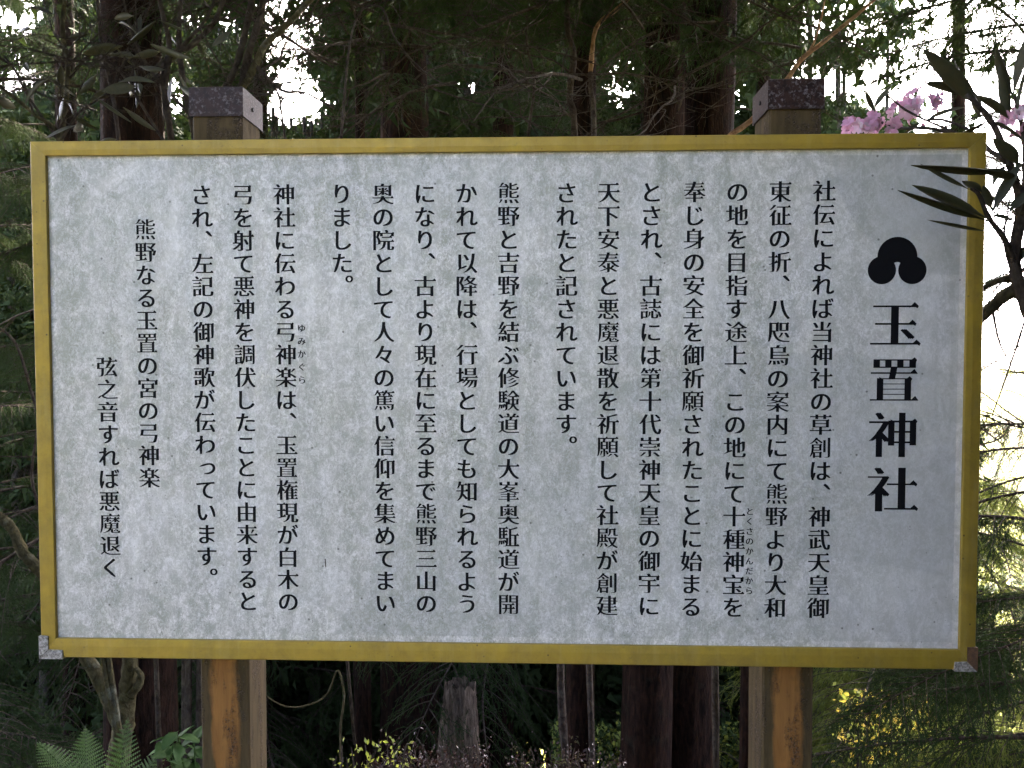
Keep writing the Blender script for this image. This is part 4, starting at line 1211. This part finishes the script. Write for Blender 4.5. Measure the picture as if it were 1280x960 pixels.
for u, w, a_ in ((850, -105, -100), (890, -95, -70), (835, -115, -120), (905, -125, -95)):
    L2.append((at(u, w, 3.6), R(a_), rg.uniform(.35, .6), .62, rg.choice(BR_P)))
for u, w, a_, s_ in ((1010, 20, 10, 1.25), (1100, -30, 30, 1.2), (960, -10, 200, 1.0), (1160, 0, 5, 1.1), (1240, 10, 150, .9), (1000, 60, 200, .7)):
    L2.append((at(u, w, 3.9), R(a_), rg.uniform(-.1, .2), s_, rg.choice(BR)))
for u, w, a_, s_ in ((470, -10, 190, 1.2), (520, 0, 160, 1.1), (430, -30, 20, 1.1), (500, 30, -60, 1.0), (560, -10, 10, 1.2), (620, 0, 170, 1.1), (640, -40, 10, 1.2), (540, 60, 200, .9)):
    L2.append((at(u, w, 4.6), R(a_), rg.uniform(-.1, .3), s_, rg.choice(BR)))
for k in range(46):     # dead twigs under its live boughs
    L2.append((at(rg.uniform(330, 1010), rg.uniform(-40, 120), rg.uniform(2.6, 4.4)), rg.uniform(0, 6.28), rg.uniform(-.5, .7), rg.uniform(.35, .8), rg.choice(BB)))
near_tree('slim cedar hidden behind the board whose lit yellow-green boughs droop before the big double trunk', at(938, 480, 4.3).x, 4.3, .05, 4.6, L2, 4)

# ------------------------------------------------------------------ unseen wood added around the viewpoint to shade the board
rs = np.random.RandomState(9); A = Acc(); C, S = [], []
for (x, y, h, r0) in ((1.30, -1.30, 14, .38), (2.6, -3.0, 14, .28), (4.2, -1.6, 14, .25), (1.9, -4.6, 15, .3), (3.4, -7, 15, .3), (2.6, -10, 16, .3), (5.5, -4.5, 16, .3), (7, -3, 15, .3), (5, -14, 17, .3),
                      (-9, -4, 11, .22), (-10, -7, 12, .22), (-8, -1.5, 12, .25), (-12, -11, 13, .3)):
    gz = ground_z(x, y)
    V, F = np_tube(np.array([[x, y, gz-.5], [x, y, h/2], [x, y, h]]), r0, 0.05, 10); A.add(V, F, 0)
    for j in range(int(h/0.5)):
        z = 0.4+j*.5
        rad = 2.1*(1-z/h)**.6+.3 if z < h else .3
        for b_ in range(11):
            az = rs.uniform(0, 6.28); rr = rad*rs.uniform(.3, 1)
            c = (x+math.cos(az)*rr, y+math.sin(az)*rr, z-.2*rr)
            if (c[1] > -5.5 and -2.3 < c[0] < 1.9 and c[2] < 3.7) or in_view(c, 420): continue
            C.append(c); S.append((rad*.36, rad*.36, .2))
# boughs and side trees added out of view to shade the wood behind
for (x, y) in ((3.7, 1.0), (-3.5, 1.3)):
    V, F = np_tube(np.array([[x, y, -.8], [x, y, 6], [x*.9, y, 11]]), .2, 0.05, 10); A.add(V, F, 0)
    for j in range(9):
        z = 3.6+j*.5; e_ = np.array([x-math.copysign(rs.uniform(3, 4.5), x), y+rs.uniform(-.4, 3), z+rs.uniform(.2, 1.2)])
        V, F = np_tube(np.array([[x, y, z], (np.array([x, y, z])+e_)/2+np.array([0, 0, .4]), e_]), .05, .01, 5); A.add(V, F, 0)
C2, S2 = [], []
for k in range(2100):
    y = rs.uniform(-0.1, 6.5) if k < 1300 else rs.uniform(0.2, 4.5); x = rs.uniform(-5, 5.5) if k < 1300 else rs.uniform(-2, 1.8)
    z = 2.45+0.49*(max(y, 0)+1.6)+rs.uniform(0, 2.6)
    if x > 1.1+0.3*y and y > .6: continue
    C2.append((x, y, z)); S2.append((.5, .5, .14))
for k in range(420):      # unseen thicket added beside the left end of the board to block side light
    c = (rs.uniform(-4.2, -1.7), rs.uniform(-0.4, 2.4), rs.uniform(-.8, 4.0))
    if not in_view(c, 560): C2.append(c); S2.append((.3, .3, .3))
V, F = tufts(np.array(C2), np.array(S2), 90, .085, rs); A.add(V, F, 1)
V, F = tufts(np.array(C), np.array(S), 40, .16, rs); A.add(V, F, 1)
tag(put('added_shade_wood', A.mesh('added_shade_wood', [M_bark, M_wood_far])), kind='stuff')

# ------------------------------------------------------------------ haze
mb = MB(); mb.box(-760, 760, -130, 760, -95, 26)
t = NT('thin_haze')
pv = t.n('VolumePrincipled', {'Color': (0.90, 0.92, 1.0, 1), 'Density': HAZE, 'Anisotropy': 0.2})
t.t.links.new(pv.outputs[0], t.out.inputs[1])
tag(mb.build('haze', t.m), kind='stuff')
